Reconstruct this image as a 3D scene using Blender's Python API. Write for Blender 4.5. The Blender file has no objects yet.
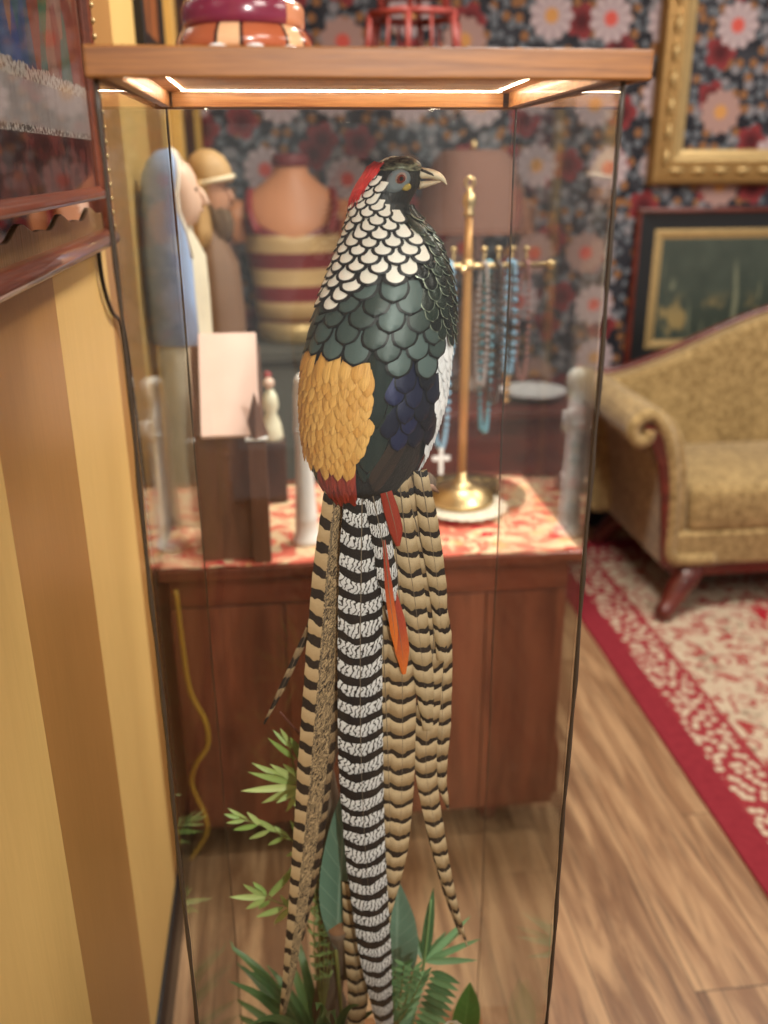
import bpy, math, random
import numpy as np
from mathutils import Vector, Matrix, noise as mnoise

random.seed(7)
PI = math.pi
sc = bpy.context.scene
COL = sc.collection

# ------------------------------------------------------------------ camera
F_PX = 909.75
CX, CY = 384.0, 512.0
CAM = np.array([0.0, 0.0, 1.5])
_vy = np.array([273 - CX, -(163 - CY), -F_PX]); _vy /= np.linalg.norm(_vy)
_vd = np.array([395 - CX, -(2880 - CY), -F_PX]); _vz = -_vd / np.linalg.norm(_vd)
_vz = _vz - _vy * (_vz @ _vy); _vz /= np.linalg.norm(_vz)
ROT = np.stack([np.cross(_vy, _vz), _vy, _vz])
cam_data = bpy.data.cameras.new('camera')
cam = bpy.data.objects.new('camera', cam_data)
COL.objects.link(cam)
m4 = Matrix([list(ROT[i]) + [CAM[i]] for i in range(3)] + [[0, 0, 0, 1]])
cam.matrix_world = m4
cam_data.sensor_fit = 'VERTICAL'
cam_data.sensor_height = 36.0
cam_data.sensor_width = 27.0
cam_data.lens = 36.0 * F_PX / 1024
cam_data.clip_start = 0.02
cam_data.dof.use_dof = True
cam_data.dof.focus_distance = 0.985
cam_data.dof.aperture_fstop = 0.032 / 0.0115
sc.camera = cam

sc.view_settings.view_transform = 'Standard'
sc.view_settings.look = 'None'
sc.view_settings.exposure = 0.0
sc.view_settings.gamma = 1.0
sc.view_settings.use_curve_mapping = False

# ------------------------------------------------------------------ light
world = bpy.data.worlds.new('world'); sc.world = world
world.use_nodes = True
bg = world.node_tree.nodes['Background']
bg.inputs[0].default_value = (1.0, 0.95, 0.90, 1)
bg.inputs[1].default_value = 0.40

def area(name, loc, target, size, power, col=(1, .93, .83), sy=None):
    l = bpy.data.lights.new(name, 'AREA')
    l.energy = power; l.color = col; l.size = size
    if sy: l.shape = 'RECTANGLE'; l.size_y = sy
    o = bpy.data.objects.new(name, l); COL.objects.link(o)
    o.location = loc
    o.rotation_euler = (Vector(target) - Vector(loc)).to_track_quat('-Z', 'Y').to_euler()
    return o

area('ceiling_light_near', (0.75, -0.25, 2.5), (0.1, 1.0, 1.1), 0.5, 15)
area('ceiling_light_case', (0.55, 1.95, 2.55), (0.5, 1.95, 0), 0.35, 38)
area('ceiling_light_back', (2.0, 2.3, 2.55), (2.0, 2.5, 0), 0.8, 28)
area('ceiling_light_room', (2.0, 0.5, 2.55), (1.9, 0.9, 0), 0.9, 20)
def spot(name, loc, target, power, deg, col=(1, .95, .88), r=.07, blend=.5):
    l = bpy.data.lights.new(name, 'SPOT'); l.energy = power; l.color = col; l.spot_size = math.radians(deg); l.spot_blend = blend; l.shadow_soft_size = r
    o = bpy.data.objects.new(name, l); COL.objects.link(o); o.location = loc
    o.rotation_euler = (Vector(target) - Vector(loc)).to_track_quat('-Z', 'Y').to_euler()
    return o
spot('fill_spot_cabinet', (1.35, .85, 2.5), (.18, 1.85, .85), 110, 34)  # unseen spot added to brighten the things on the cabinet
spot('fill_spot_bird', (0.50, -1.9, 2.42), (0.09, .97, 1.12), 300, 25)  # unseen spot added to light the bird's front under the lid

# ------------------------------------------------------------------ helpers
def ray(x, y):
    return ROT @ np.array([x - CX, -(y - CY), -F_PX])
def onY(x, y, Y):
    d = ray(x, y); return CAM + d * (Y / d[1])
def project(p):
    c = ROT.T @ (np.asarray(p, float) - CAM)
    return CX - c[0] / c[2] * F_PX, CY + c[1] / c[2] * F_PX

class MB:
    def __init__(s):
        s.v = []; s.f = []; s.uv = []; s.r = []; s.rnd = 0.5; s.hasuv = False
    def add(s, vs, fs, uvs=None):
        o = len(s.v)
        s.v += [tuple(float(c) for c in p) for p in vs]
        s.r += [s.rnd] * len(vs)
        if uvs is not None: s.hasuv = True
        s.uv += (list(uvs) if uvs is not None else [(0.0, 0.0)] * len(vs))
        s.f += [tuple(i + o for i in f) for f in fs]
        return s
    def box(s, x0, x1, y0, y1, z0, z1):
        vs = [(x, y, z) for x in (x0, x1) for y in (y0, y1) for z in (z0, z1)]
        return s.add(vs, [(0, 1, 3, 2), (4, 6, 7, 5), (0, 4, 5, 1), (2, 3, 7, 6), (0, 2, 6, 4), (1, 5, 7, 3)])
    def hexa(s, lo, hi):
        vs = list(lo) + list(hi)
        return s.add(vs, [(3, 2, 1, 0), (4, 5, 6, 7), (0, 1, 5, 4), (1, 2, 6, 5), (2, 3, 7, 6), (3, 0, 4, 7)])
    def lathe(s, prof, c, n=32, axis='z'):
        vs = []; fs = []
        for (r, h) in prof:
            for k in range(n):
                a = 2 * PI * k / n
                vs.append((c[0] + r * math.cos(a), c[1] + r * math.sin(a), c[2] + h))
        m = len(prof)
        for i in range(m - 1):
            for k in range(n):
                k2 = (k + 1) % n
                fs.append((i * n + k, i * n + k2, (i + 1) * n + k2, (i + 1) * n + k))
        fs.append(tuple(range(n))[::-1]); fs.append(tuple((m - 1) * n + k for k in range(n)))
        return s.add(vs, fs)
    def tube(s, pts, rad, n=10, squash=None):
        P = [np.array(p, float) for p in pts]
        if not hasattr(rad, '__len__'): rad = [rad] * len(P)
        up = np.array([0.13, 0.21, 0.97]); vs = []; fs = []
        prev = None
        for i, p in enumerate(P):
            t = P[min(i + 1, len(P) - 1)] - P[max(i - 1, 0)]
            t = t / (np.linalg.norm(t) + 1e-9)
            if prev is None:
                u = np.cross(up, t)
                if np.linalg.norm(u) < 1e-3: u = np.cross(np.array([1, 0, 0.]), t)
            else:
                u = prev - t * (prev @ t)
            u /= np.linalg.norm(u) + 1e-9; prev = u; w = np.cross(t, u)
            for k in range(n):
                a = 2 * PI * k / n
                vs.append(p + rad[i] * (math.cos(a) * u + math.sin(a) * w))
        for i in range(len(P) - 1):
            for k in range(n):
                k2 = (k + 1) % n
                fs.append((i * n + k, i * n + k2, (i + 1) * n + k2, (i + 1) * n + k))
        fs.append(tuple(range(n))[::-1]); fs.append(tuple((len(P) - 1) * n + k for k in range(n)))
        return s.add(vs, fs)
    def ball(s, c, r, n=10, m=7, sz=1.0):
        prof = [(max(1e-4, r * math.sin(PI * i / m)), -r * sz * math.cos(PI * i / m)) for i in range(m + 1)]
        return s.lathe(prof, c, n)
    def prism(s, poly, y0, y1, plane='xz'):
        n = len(poly)
        if plane == 'xz':
            vs = [(p[0], y0, p[1]) for p in poly] + [(p[0], y1, p[1]) for p in poly]
        elif plane == 'xy':
            vs = [(p[0], p[1], y0) for p in poly] + [(p[0], p[1], y1) for p in poly]
        else:
            vs = [(y0, p[0], p[1]) for p in poly] + [(y1, p[0], p[1]) for p in poly]
        fs = [tuple(range(n)), tuple(range(2 * n - 1, n - 1, -1))]
        fs += [(i, i + n, (i + 1) % n + n, (i + 1) % n) for i in range(n)]
        return s.add(vs, fs)
    def rings(s, rings, cap=True):
        n = len(rings[0]); vs = [p for r in rings for p in r]; fs = []
        for i in range(len(rings) - 1):
            for k in range(n):
                k2 = (k + 1) % n
                fs.append((i * n + k, i * n + k2, (i + 1) * n + k2, (i + 1) * n + k))
        if cap:
            fs.append(tuple(range(n))[::-1]); fs.append(tuple((len(rings) - 1) * n + k for k in range(n)))
        return s.add(vs, fs)
    def grid(s, P, uv=None):
        nu = len(P); nv = len(P[0])
        vs = [p for row in P for p in row]
        fs = [(i * nv + j, (i + 1) * nv + j, (i + 1) * nv + j + 1, i * nv + j + 1) for i in range(nu - 1) for j in range(nv - 1)]
        return s.add(vs, fs, [q for row in uv for q in row] if uv else None)
    def build(s, name, mat, parent=None, smooth=True, bevel=0, solid=0, sub=0, origin=None, fixn=True):
        org = np.zeros(3)
        if parent is not None:
            org = np.array(parent.get('_org', (0, 0, 0)), float)
        elif origin is not None:
            org = np.array(origin, float)
        me = bpy.data.meshes.new(name)
        me.from_pydata([tuple(np.array(p) - org) for p in s.v], [], s.f)
        if s.hasuv:
            ul = me.uv_layers.new(name='UVMap')
            idx = np.zeros(len(me.loops), dtype=np.int32); me.loops.foreach_get('vertex_index', idx)
            ul.data.foreach_set('uv', np.array(s.uv, dtype=np.float32)[idx].ravel())
            at_ = me.attributes.new('rnd', 'FLOAT', 'POINT')
            at_.data.foreach_set('value', np.array(s.r, dtype=np.float32))
        if fixn and not s.hasuv:
            import bmesh
            b = bmesh.new(); b.from_mesh(me); bmesh.ops.recalc_face_normals(b, faces=b.faces); b.to_mesh(me); b.free()
        me.materials.append(mat)
        if smooth:
            me.shade_smooth()
            if bevel or smooth == 'auto':
                pass
        o = bpy.data.objects.new(name, me); COL.objects.link(o)
        if parent is not None: o.parent = parent
        else: o.location = org
        o['_org'] = [float(c) for c in org]
        if bevel:
            b = o.modifiers.new('bevel', 'BEVEL'); b.width = bevel; b.segments = 3; b.limit_method = 'ANGLE'; b.angle_limit = .6
            b.harden_normals = False
        if solid:
            b = o.modifiers.new('solid', 'SOLIDIFY'); b.thickness = solid; b.offset = 0
        if sub:
            b = o.modifiers.new('sub', 'SUBSURF'); b.levels = sub; b.render_levels = sub
        return o

def thing(name, label, cat, loc=(0, 0, 0), group=None):
    o = bpy.data.objects.new(name, None); COL.objects.link(o)
    o.location = loc; o['_org'] = [float(c) for c in loc]
    o.empty_display_size = .05
    return tag(o, label, cat, group)
def tag(o, label, cat, group=None, kind=None):
    o['label'] = label; o['category'] = cat
    if group: o['group'] = group
    if kind: o['kind'] = kind
    return o
def struct(o):
    o['kind'] = 'structure'; return o

def smooth_pts(pts, n):
    P = [np.array(p, float) for p in pts]
    P = [2 * P[0] - P[1]] + P + [2 * P[-1] - P[-2]]
    segs = len(P) - 3; out = []
    for k in range(n):
        t = k / (n - 1) * segs; i = min(int(t), segs - 1); t -= i
        a, b, c, d = P[i:i + 4]
        out.append(.5 * ((2 * b) + (-a + c) * t + (2 * a - 5 * b + 4 * c - d) * t * t + (-a + 3 * b - 3 * c + d) * t ** 3))
    return out

# ------------------------------------------------------------------ materials
def lin(r, g, b):
    f = lambda c: (c / 255 / 12.92) if c / 255 <= .04045 else ((c / 255 + .055) / 1.055) ** 2.4
    return (f(r), f(g), f(b), 1)

class G:
    """small node-graph writer for one material"""
    def __init__(s, name, rough=.5, metal=0.0, spec=.5):
        s.m = bpy.data.materials.new(name); s.m.use_nodes = True
        s.nt = s.m.node_tree; s.b = s.nt.nodes['Principled BSDF']
        s.b.inputs['Roughness'].default_value = rough; s.b.inputs['Metallic'].default_value = metal
        s.b.inputs['Specular IOR Level'].default_value = spec
    def n(s, t): return s.nt.nodes.new(t)
    def put(s, sock, v):
        if v is None: return
        if isinstance(v, bpy.types.NodeSocket): s.nt.links.new(v, sock)
        elif hasattr(v, '__len__') and len(v) == 3 and sock.type == 'RGBA': sock.default_value = (*v, 1)
        else: sock.default_value = v
    def math(s, op, a, b=None, c=None, clamp=False):
        n = s.n('ShaderNodeMath'); n.operation = op; n.use_clamp = clamp
        s.put(n.inputs[0], a); s.put(n.inputs[1], b); s.put(n.inputs[2], c)
        return n.outputs[0]
    def mix(s, f, a, b):
        n = s.n('ShaderNodeMix'); n.data_type = 'RGBA'
        s.put(n.inputs[0], f); s.put(n.inputs[6], a); s.put(n.inputs[7], b)
        return n.outputs[2]
    def ramp(s, f, lo, hi, smooth=True):
        n = s.n('ShaderNodeMapRange'); n.interpolation_type = 'SMOOTHSTEP' if smooth else 'LINEAR'
        s.put(n.inputs[0], f); n.inputs[1].default_value = lo; n.inputs[2].default_value = hi
        return n.outputs[0]
    def obj(s): return s.n('ShaderNodeTexCoord').outputs['Object']
    def uv(s): return s.n('ShaderNodeTexCoord').outputs['UV']
    def sep(s, v):
        n = s.n('ShaderNodeSeparateXYZ'); s.put(n.inputs[0], v); return n.outputs
    def comb(s, x=0., y=0., z=0.):
        n = s.n('ShaderNodeCombineXYZ')
        for i, c in enumerate((x, y, z)): s.put(n.inputs[i], c)
        return n.outputs[0]
    def scale(s, v, sx, sy=None, sz=None):
        n = s.n('ShaderNodeVectorMath'); n.operation = 'MULTIPLY'; s.put(n.inputs[0], v)
        n.inputs[1].default_value = (sx, sx if sy is None else sy, sx if sz is None else sz)
        return n.outputs[0]
    def vadd(s, v, w):
        n = s.n('ShaderNodeVectorMath'); n.operation = 'ADD'; s.put(n.inputs[0], v); s.put(n.inputs[1], w); return n.outputs[0]
    def noise(s, v, sc_, det=3., rough=.55, dist=0.):
        n = s.n('ShaderNodeTexNoise'); s.put(n.inputs['Vector'], v)
        n.inputs['Scale'].default_value = sc_; n.inputs['Detail'].default_value = det
        n.inputs['Roughness'].default_value = rough; n.inputs['Distortion'].default_value = dist
        return n.outputs[0]
    def vor(s, v, sc_, rnd=1., feature='F1', dim='3D'):
        n = s.n('ShaderNodeTexVoronoi'); n.voronoi_dimensions = dim; n.feature = feature
        s.put(n.inputs['Vector'], v); n.inputs['Scale'].default_value = sc_
        n.inputs['Randomness'].default_value = rnd
        return n
    def attr(s, name):
        n = s.n('ShaderNodeAttribute'); n.attribute_name = name; return n.outputs['Fac']
    def col(s, v): s.put(s.b.inputs['Base Color'], v); return s
    def rough(s, v): s.put(s.b.inputs['Roughness'], v); return s
    def bump(s, h, strength=.2, dist=.01):
        n = s.n('ShaderNodeBump'); s.put(n.inputs['Height'], h)
        n.inputs['Strength'].default_value = strength; n.inputs['Distance'].default_value = dist
        s.nt.links.new(n.outputs[0], s.b.inputs['Normal']); return s
    def set(s, k, v): s.put(s.b.inputs[k], v); return s

def plain(name, rgb, rough=.5, metal=0., spec=.5, vary=.12, sc_=30, bump=0.):
    g = G(name, rough, metal, spec)
    c = lin(*rgb)
    nz = g.noise(g.obj(), sc_, 3)
    lo = tuple(x * (1 - vary) for x in c[:3]) + (1,); hi = tuple(min(1, x * (1 + vary)) for x in c[:3]) + (1,)
    g.col(g.mix(nz, lo, hi))
    if bump: g.bump(nz, bump, .004)
    return g.m

def wood(name, dark, light, rough=.4, stretch=(2, 30, 30), coat=0., ring=.5, sc_=1.):
    g = G(name, rough)
    v = g.scale(g.obj(), *stretch)
    a = g.noise(v, 1.4 * sc_, 5, .6, .8)
    b = g.noise(v, 6 * sc_, 3, .7, .3)
    f = g.ramp(g.math('ADD', g.math('MULTIPLY', a, 1 - ring * .4), g.math('MULTIPLY', b, ring * .4)), .3, .68)
    g.col(g.mix(f, lin(*dark), lin(*light)))
    g.bump(b, .08, .002)
    if coat: g.set('Coat Weight', coat)
    return g.m

M = {}
M['oak'] = wood('oak', (104, 58, 22), (166, 108, 48), .42, (2.6, 30, 60), .1, .9)
M['oak_lit'] = wood('oak_lit', (164, 100, 50), (220, 160, 98), .4, (2.6, 30, 60), .1, .9)  # same oak as the rails, the glow inside the lid put into its colour
M['cherry'] = wood('cherry', (84, 40, 27), (128, 70, 48), .35, (16, 16, 1.6), .3)
M['cherry_top'] = wood('cherry_top', (76, 34, 24), (116, 58, 40), .25, (1.6, 16, 16), .5)
M['mahogany'] = wood('mahogany', (70, 24, 20), (112, 46, 34), .3, (3, 12, 12), .4)
M['frame_wood'] = wood('frame_wood', (82, 34, 20), (132, 66, 38), .3, (10, 2, 10), .5)
M['dark_brown'] = wood('dark_brown', (44, 26, 20), (76, 46, 34), .45, (10, 10, 2))
M['house_wood'] = wood('house_wood', (84, 52, 36), (116, 74, 52), .5, (14, 14, 2))
M['brass'] = plain('brass', (214, 186, 138), .36, 1., .5, .1)
M['gilt'] = plain('gilt', (156, 122, 74), .45, .65, .5, .35, 60, .3)
M['gilt_pale'] = plain('gilt_pale', (190, 164, 114), .42, .5, .5, .2, 40)
M['white_ceramic'] = plain('white_ceramic', (236, 236, 236), .25, 0, .5, .03)
M['black_paint'] = plain('black_paint', (22, 22, 24), .35, 0, .5, .2)
M['iron'] = plain('iron', (32, 28, 26), .5, .4, .5, .2)
M['seam'] = plain('seam', (58, 46, 34), .4, 0, .5, .35, 120)
M['red_lacquer'] = plain('red_lacquer', (128, 50, 44), .45, 0, .5, .2)
M['lampshade'] = plain('lampshade', (124, 92, 82), .9, 0, .2, .08)
M['pink_roof'] = plain('pink_roof', (240, 206, 194), .6, 0, .3, .1, 20)

# thin clear glass: the reflectance follows the angle between the surface and the line of sight
g = G('glass'); nt = g.nt; nt.nodes.remove(g.b)
geo = g.n('ShaderNodeNewGeometry'); dp = g.n('ShaderNodeVectorMath'); dp.operation = 'DOT_PRODUCT'
nt.links.new(geo.outputs['Normal'], dp.inputs[0]); nt.links.new(geo.outputs['Incoming'], dp.inputs[1])
c5 = g.math('POWER', g.math('SUBTRACT', 1., g.math('ABSOLUTE', dp.outputs['Value']), clamp=True), 5.)
fr = g.math('MINIMUM', g.math('ADD', .04, g.math('MULTIPLY', c5, .96)), .27)
tr = g.n('ShaderNodeBsdfTransparent'); tr.inputs[0].default_value = (.975, .985, .975, 1)
gl = g.n('ShaderNodeBsdfGlossy'); gl.inputs['Roughness'].default_value = 0.0
mx = g.n('ShaderNodeMixShader'); nt.links.new(fr, mx.inputs[0]); nt.links.new(tr.outputs[0], mx.inputs[1]); nt.links.new(gl.outputs[0], mx.inputs[2])
nt.links.new(mx.outputs[0], nt.nodes['Material Output'].inputs[0])
M['glass'] = g.m

# floor planks along Y
g = G('floor_planks', .42)
v = g.sep(g.obj()); PW = .185
row = g.math('FLOOR', g.math('DIVIDE', v[0], PW))
wn = g.n('ShaderNodeTexWhiteNoise'); wn.noise_dimensions = '1D'; g.put(wn.inputs['W'], row)
yo = g.math('ADD', v[1], g.math('MULTIPLY', wn.outputs[0], 3.7))
cell = g.math('FLOOR', g.math('DIVIDE', yo, 1.25))
wn2 = g.n('ShaderNodeTexWhiteNoise'); wn2.noise_dimensions = '2D'; g.put(wn2.inputs['Vector'], g.comb(row, cell))
off = g.comb(g.math('MULTIPLY', wn2.outputs[0], 9.), g.math('MULTIPLY', wn.outputs[0], 5.))
gv = g.vadd(g.scale(g.obj(), 14, 1.5, 1), off)
gr = g.noise(gv, 1.2, 5, .62, .9); gr2 = g.noise(g.scale(gv, 4, 2, 1), 1.5, 4, .6)
base = g.mix(wn2.outputs[0], lin(108, 76, 52), lin(150, 112, 80))
c = g.mix(g.ramp(gr, .38, .66), base, lin(186, 150, 112))
c = g.mix(g.math('MULTIPLY', g.ramp(gr2, .48, .7), .5), c, lin(76, 54, 40))
kn = g.vor(g.scale(g.obj(), 3.4, 1.7, 1), 1.0)
c = g.mix(g.math('MULTIPLY', g.math('SUBTRACT', 1., g.ramp(kn.outputs['Distance'], .02, .14)), .7), c, lin(58, 40, 32))
fx = g.math('ABSOLUTE', g.math('SUBTRACT', g.math('FRACT', g.math('DIVIDE', v[0], PW)), .5))
fy = g.math('ABSOLUTE', g.math('SUBTRACT', g.math('FRACT', g.math('DIVIDE', yo, 1.25)), .5))
sm = g.math('MAXIMUM', g.ramp(fx, .488, .497), g.ramp(fy, .4975, .4995))
c = g.mix(g.math('MULTIPLY', sm, .65), c, lin(52, 38, 28))
g.col(c); g.bump(gr2, .06, .002); M['floor'] = g.m

# striped satin wall paper
g = G('stripe_paper', .38)
v = g.sep(g.obj())
ph = g.math('FRACT', g.math('DIVIDE', g.math('ADD', v[1], 10.72 - .862), .67))   # 0 at Y=.77
st = g.math('LESS_THAN', ph, .446)
nz = g.noise(g.scale(g.obj(), 90, 90, 6), 2., 2)
cl = g.mix(nz, lin(202, 166, 100), lin(216, 180, 112)); cd = g.mix(nz, lin(154, 112, 60), lin(170, 124, 70))
g.col(g.mix(st, cl, cd)); g.rough(g.math('SUBTRACT', .5, g.math('MULTIPLY', st, .12))); g.bump(nz, .05, .001)
M['stripe'] = g.m

# floral wallpaper on the far wall
g = G('floral_paper', .7, 0, .25)
v = g.sep(g.obj()); p2 = g.comb(v[0], v[2], 0.)
def flowers(shift, scl, rnd, R, petals, lobe):
    vec = g.vadd(p2, shift); w = g.vor(vec, scl, rnd, 'F1', '2D')
    d = g.n('ShaderNodeVectorMath'); d.operation = 'SUBTRACT'; g.put(d.inputs[0], vec); g.put(d.inputs[1], w.outputs['Position'])
    dd = g.sep(d.outputs[0]); ang = g.math('ARCTAN2', dd[1], dd[0])
    r = g.math('SQRT', g.math('ADD', g.math('MULTIPLY', dd[0], dd[0]), g.math('MULTIPLY', dd[1], dd[1])))
    rad = g.math('MULTIPLY', R, g.math('ADD', 1 - lobe, g.math('MULTIPLY', lobe, g.math('ABSOLUTE', g.math('COSINE', g.math('MULTIPLY', ang, petals / 2))))))
    return g.math('DIVIDE', r, rad), g.math('DIVIDE', r, R), w.outputs['Color'], ang
c = g.mix(g.ramp(g.noise(p2, 9, 3), .35, .65), lin(28, 28, 36), lin(52, 54, 62))
w = g.vor(p2, 30, 1., 'F1', '2D'); wc = g.sep(w.outputs['Color'])
c = g.mix(g.math('MULTIPLY', g.math('LESS_THAN', w.outputs['Distance'], .42), g.math('LESS_THAN', wc[0], .55)), c, lin(98, 104, 112))
w = g.vor(g.vadd(p2, (3.3, 1.7, 0)), 21, 1., 'F1', '2D'); wc = g.sep(w.outputs['Color'])
c = g.mix(g.math('MULTIPLY', g.math('LESS_THAN', w.outputs['Distance'], .34), g.math('LESS_THAN', wc[1], .45)), c, lin(132, 92, 60))
c = g.mix(g.math('MULTIPLY', g.math('LESS_THAN', w.outputs['Distance'], .4), g.math('GREATER_THAN', wc[1], .75)), c, lin(124, 122, 128))
k, kr, kc, an = flowers((.31, .17, 0), 5.2, .85, .062, 5, .3)
cc = g.sep(kc); on = g.math('MULTIPLY', g.math('LESS_THAN', k, 1.), g.math('LESS_THAN', cc[0], .72))
c = g.mix(on, c, g.mix(g.ramp(kr, .1, .9), lin(70, 24, 30), lin(126, 48, 52)))
k, kr, kc, an = flowers((.03, .06, 0), 4.1, .42, .082, 11, .16)
cc = g.sep(kc); on = g.math('MULTIPLY', g.math('SUBTRACT', 1., g.ramp(k, .92, 1.06)), g.math('LESS_THAN', cc[0], .86))
pet = g.mix(g.math('MULTIPLY', g.ramp(g.math('ABSOLUTE', g.math('SINE', g.math('MULTIPLY', an, 5.5))), .55, 1.), .4), lin(176, 160, 164), lin(122, 104, 112))
pet = g.mix(g.math('LESS_THAN', cc[1], .35), pet, lin(158, 128, 122))
pet = g.mix(g.math('SUBTRACT', 1., g.ramp(kr, .22, .4)), pet, g.mix(g.math('LESS_THAN', cc[2], .45), lin(196, 84, 74), lin(190, 138, 80)))
g.col(g.mix(on, c, pet)); M['floral'] = g.m

# rug
g = G('rug_weave', .95, 0, .1)
v = g.sep(g.obj()); RX0, RX1, RY0, RY1 = .998, 3.3, .5, 3.42
d = g.math('MINIMUM', g.math('MINIMUM', g.math('SUBTRACT', v[0], RX0), g.math('SUBTRACT', RX1, v[0])),
           g.math('MINIMUM', g.math('SUBTRACT', v[1], RY0), g.math('SUBTRACT', RY1, v[1])))
p2 = g.comb(v[0], v[1], 0.)
red = g.mix(g.noise(p2, 40, 3), lin(124, 36, 46), lin(152, 54, 64)); cream = g.mix(g.noise(p2, 14, 3), lin(184, 166, 144), lin(208, 192, 168))
band = g.vor(p2, 34, .9, 'F1', '2D')
bandc = g.mix(g.ramp(band.outputs['Distance'], .30, .42), cream, lin(150, 56, 62))
f1 = g.noise(p2, 17, 4, .65, 1.6); f2 = g.vor(p2, 6.5, .8, 'F1', '2D')
field = g.mix(g.ramp(f1, .51, .57), cream, lin(156, 62, 62))
field = g.mix(g.math('MULTIPLY', g.ramp(g.noise(g.vadd(p2, (4., 2., 0)), 15, 4, .6, 1.2), .58, .63), .8), field, lin(140, 124, 104))
ctr = g.mix(g.ramp(f1, .5, .56), lin(164, 40, 50), cream)
c = g.mix(g.math('GREATER_THAN', d, .085), red, bandc)
c = g.mix(g.math('GREATER_THAN', d, .205), c, lin(150, 60, 64))
c = g.mix(g.math('GREATER_THAN', d, .222), c, field)
c = g.mix(g.math('GREATER_THAN', d, .62), c, ctr)
g.col(c); g.bump(g.noise(p2, 160, 2), .3, .003); M['rug'] = g.m

# sofa fabric
g = G('damask', .75, 0, .3)
nz = g.noise(g.obj(), 55, 3, .6, .6); n2 = g.noise(g.obj(), 9, 2)
c = g.mix(g.ramp(nz, .38, .66), lin(134, 110, 66), lin(182, 156, 106))
g.col(g.mix(g.math('MULTIPLY', g.ramp(n2, .4, .7), .3), c, lin(198, 170, 116))); g.bump(nz, .2, .004); g.set('Sheen Weight', .3)
M['sofa'] = g.m

# table cloth
g = G('cloth_print', .9, 0, .2)
nz = g.noise(g.obj(), 13, 3, .6, 1.6); w = g.vor(g.obj(), 17, .9)
c = g.mix(g.ramp(nz, .46, .56), lin(226, 196, 160), lin(206, 104, 88))
c = g.mix(g.math('LESS_THAN', w.outputs['Distance'], .26), c, lin(190, 48, 60)); c = g.mix(g.math('MULTIPLY', g.ramp(g.noise(g.obj(), 21, 2), .6, .66), .8), c, lin(224, 176, 120))
g.col(c); M['cloth'] = g.m

# ------------------------------------------------------------------ room shell
WX = -.27; WY = 3.6
struct(MB().box(-.4, 4.8, -2.6, 3.75, -.06, 0).build('floor', M['floor'], smooth=False))
struct(MB().box(-.4, WX, -2.6, WY, 0, 2.6).build('wall_left', M['stripe'], smooth=False))
struct(MB().box(WX, 4.8, WY, WY + .15, 0, 2.6).build('wall_back', M['floral'], smooth=False))
struct(MB().box(-.4, 4.8, -2.6, WY + .15, 2.6, 2.68).build('ceiling', plain('ceiling_paint', (214, 200, 176), .9), smooth=False))
struct(MB().prism([(WX, 0), (WX + .012, 0), (WX + .012, .075), (WX + .006, .098), (WX, .10)], -2.6, 2.68).build('baseboard_left', M['black_paint'], smooth=False))
struct(MB().prism([(WY, 0), (WY - .014, 0), (WY - .014, .085), (WY - .006, .105), (WY, .11)], WX, 4.8, 'yz').build('baseboard_back', M['black_paint'], smooth=False))

# door in the left wall, far end, with a gold painted casing
dr = bpy.data.objects.new('door_1', None); COL.objects.link(dr); struct(dr); dr['_org'] = [0, 0, 0]
gp = plain('gold_paint', (196, 156, 84), .45, .2)
b = MB(); b.box(WX, WX + .03, 2.70, 2.79, 0, 2.16); b.box(WX, WX + .03, 3.38, 3.47, 0, 2.16); b.box(WX, WX + .034, 2.68, 3.49, 2.16, 2.26)
b.build('casing', gp, dr, False, .004)
b = MB(); b.box(WX, WX + .012, 2.79, 3.38, 0, 2.16)
for z0, z1 in ((.15, .95), (1.08, 2.05)): b.box(WX + .012, WX + .02, 2.88, 3.29, z0, z1)
b.build('door_panel', M['dark_brown'], dr, False, .003)
b = MB(); b.ball((WX + .045, 2.85, 1.0), .026); b.tube([(WX + .01, 2.85, 1.0), (WX + .04, 2.85, 1.0)], .01); b.build('door_knob', M['brass'], dr)

# ------------------------------------------------------------------ display case
GL, GR, GR2, GL2, GF, GB = -.1285, .2795, .2945, -.1195, .77, 1.172
BASE_T, LIDB, LIDT = .075, 1.559, 1.5795
case = thing('display_case', 'tall glass display case with an oak lid holding the pheasant', 'display case', (.08, .97, 0))
b = MB(); b.box(-.135, .302, .757, 1.19, 0, BASE_T); b.box(-.142, .309, .75, 1.197, 0, .03); b.build('plinth', M['oak'], case, False, .003)
gt = .005
def pane(p, q):
    (x0, y0), (x1, y1) = p, q
    t = np.array([x1 - x0, y1 - y0]); t /= np.linalg.norm(t); nn = np.array([-t[1], t[0]]) * gt / 2
    t = t * .004; P = [(x0 + t[0] - nn[0], y0 + t[1] - nn[1]), (x1 - t[0] - nn[0], y1 - t[1] - nn[1]), (x1 - t[0] + nn[0], y1 - t[1] + nn[1]), (x0 + t[0] + nn[0], y0 + t[1] + nn[1])]
    MB().hexa([(x, y, BASE_T) for x, y in P], [(x, y, LIDT - .006) for x, y in P]).build('glass_pane', M['glass'], case, False)
cor = [(GL, GF), (GR, GF), (GR2, GB), (GL2, GB)]
for i in range(4): pane(cor[i], cor[(i + 1) % 4])
for i, (x, y) in enumerate(cor):
    r = .0022 if i < 2 else .0013
    pts = [(x + .0006 * math.sin(37 * k), y + .0005 * math.cos(23 * k), BASE_T + (LIDT - .006 - BASE_T) * k / 40) for k in range(41)]
    MB().tube(pts, [r * (1 + .25 * math.sin(k * 2.3)) for k in range(41)], 6).build('corner_seam', M['seam'], case)
LX0, LX1, LY0, LY1 = -.134, .297, .755, 1.188
lid = MB().box(LX0 + .003, LX1 - .003, LY0 + .003, LY1 - .003, 1.5765, LIDT).build('lid_panel', M['oak_lit'], case, False)
e = .0035
rw = .012
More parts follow.
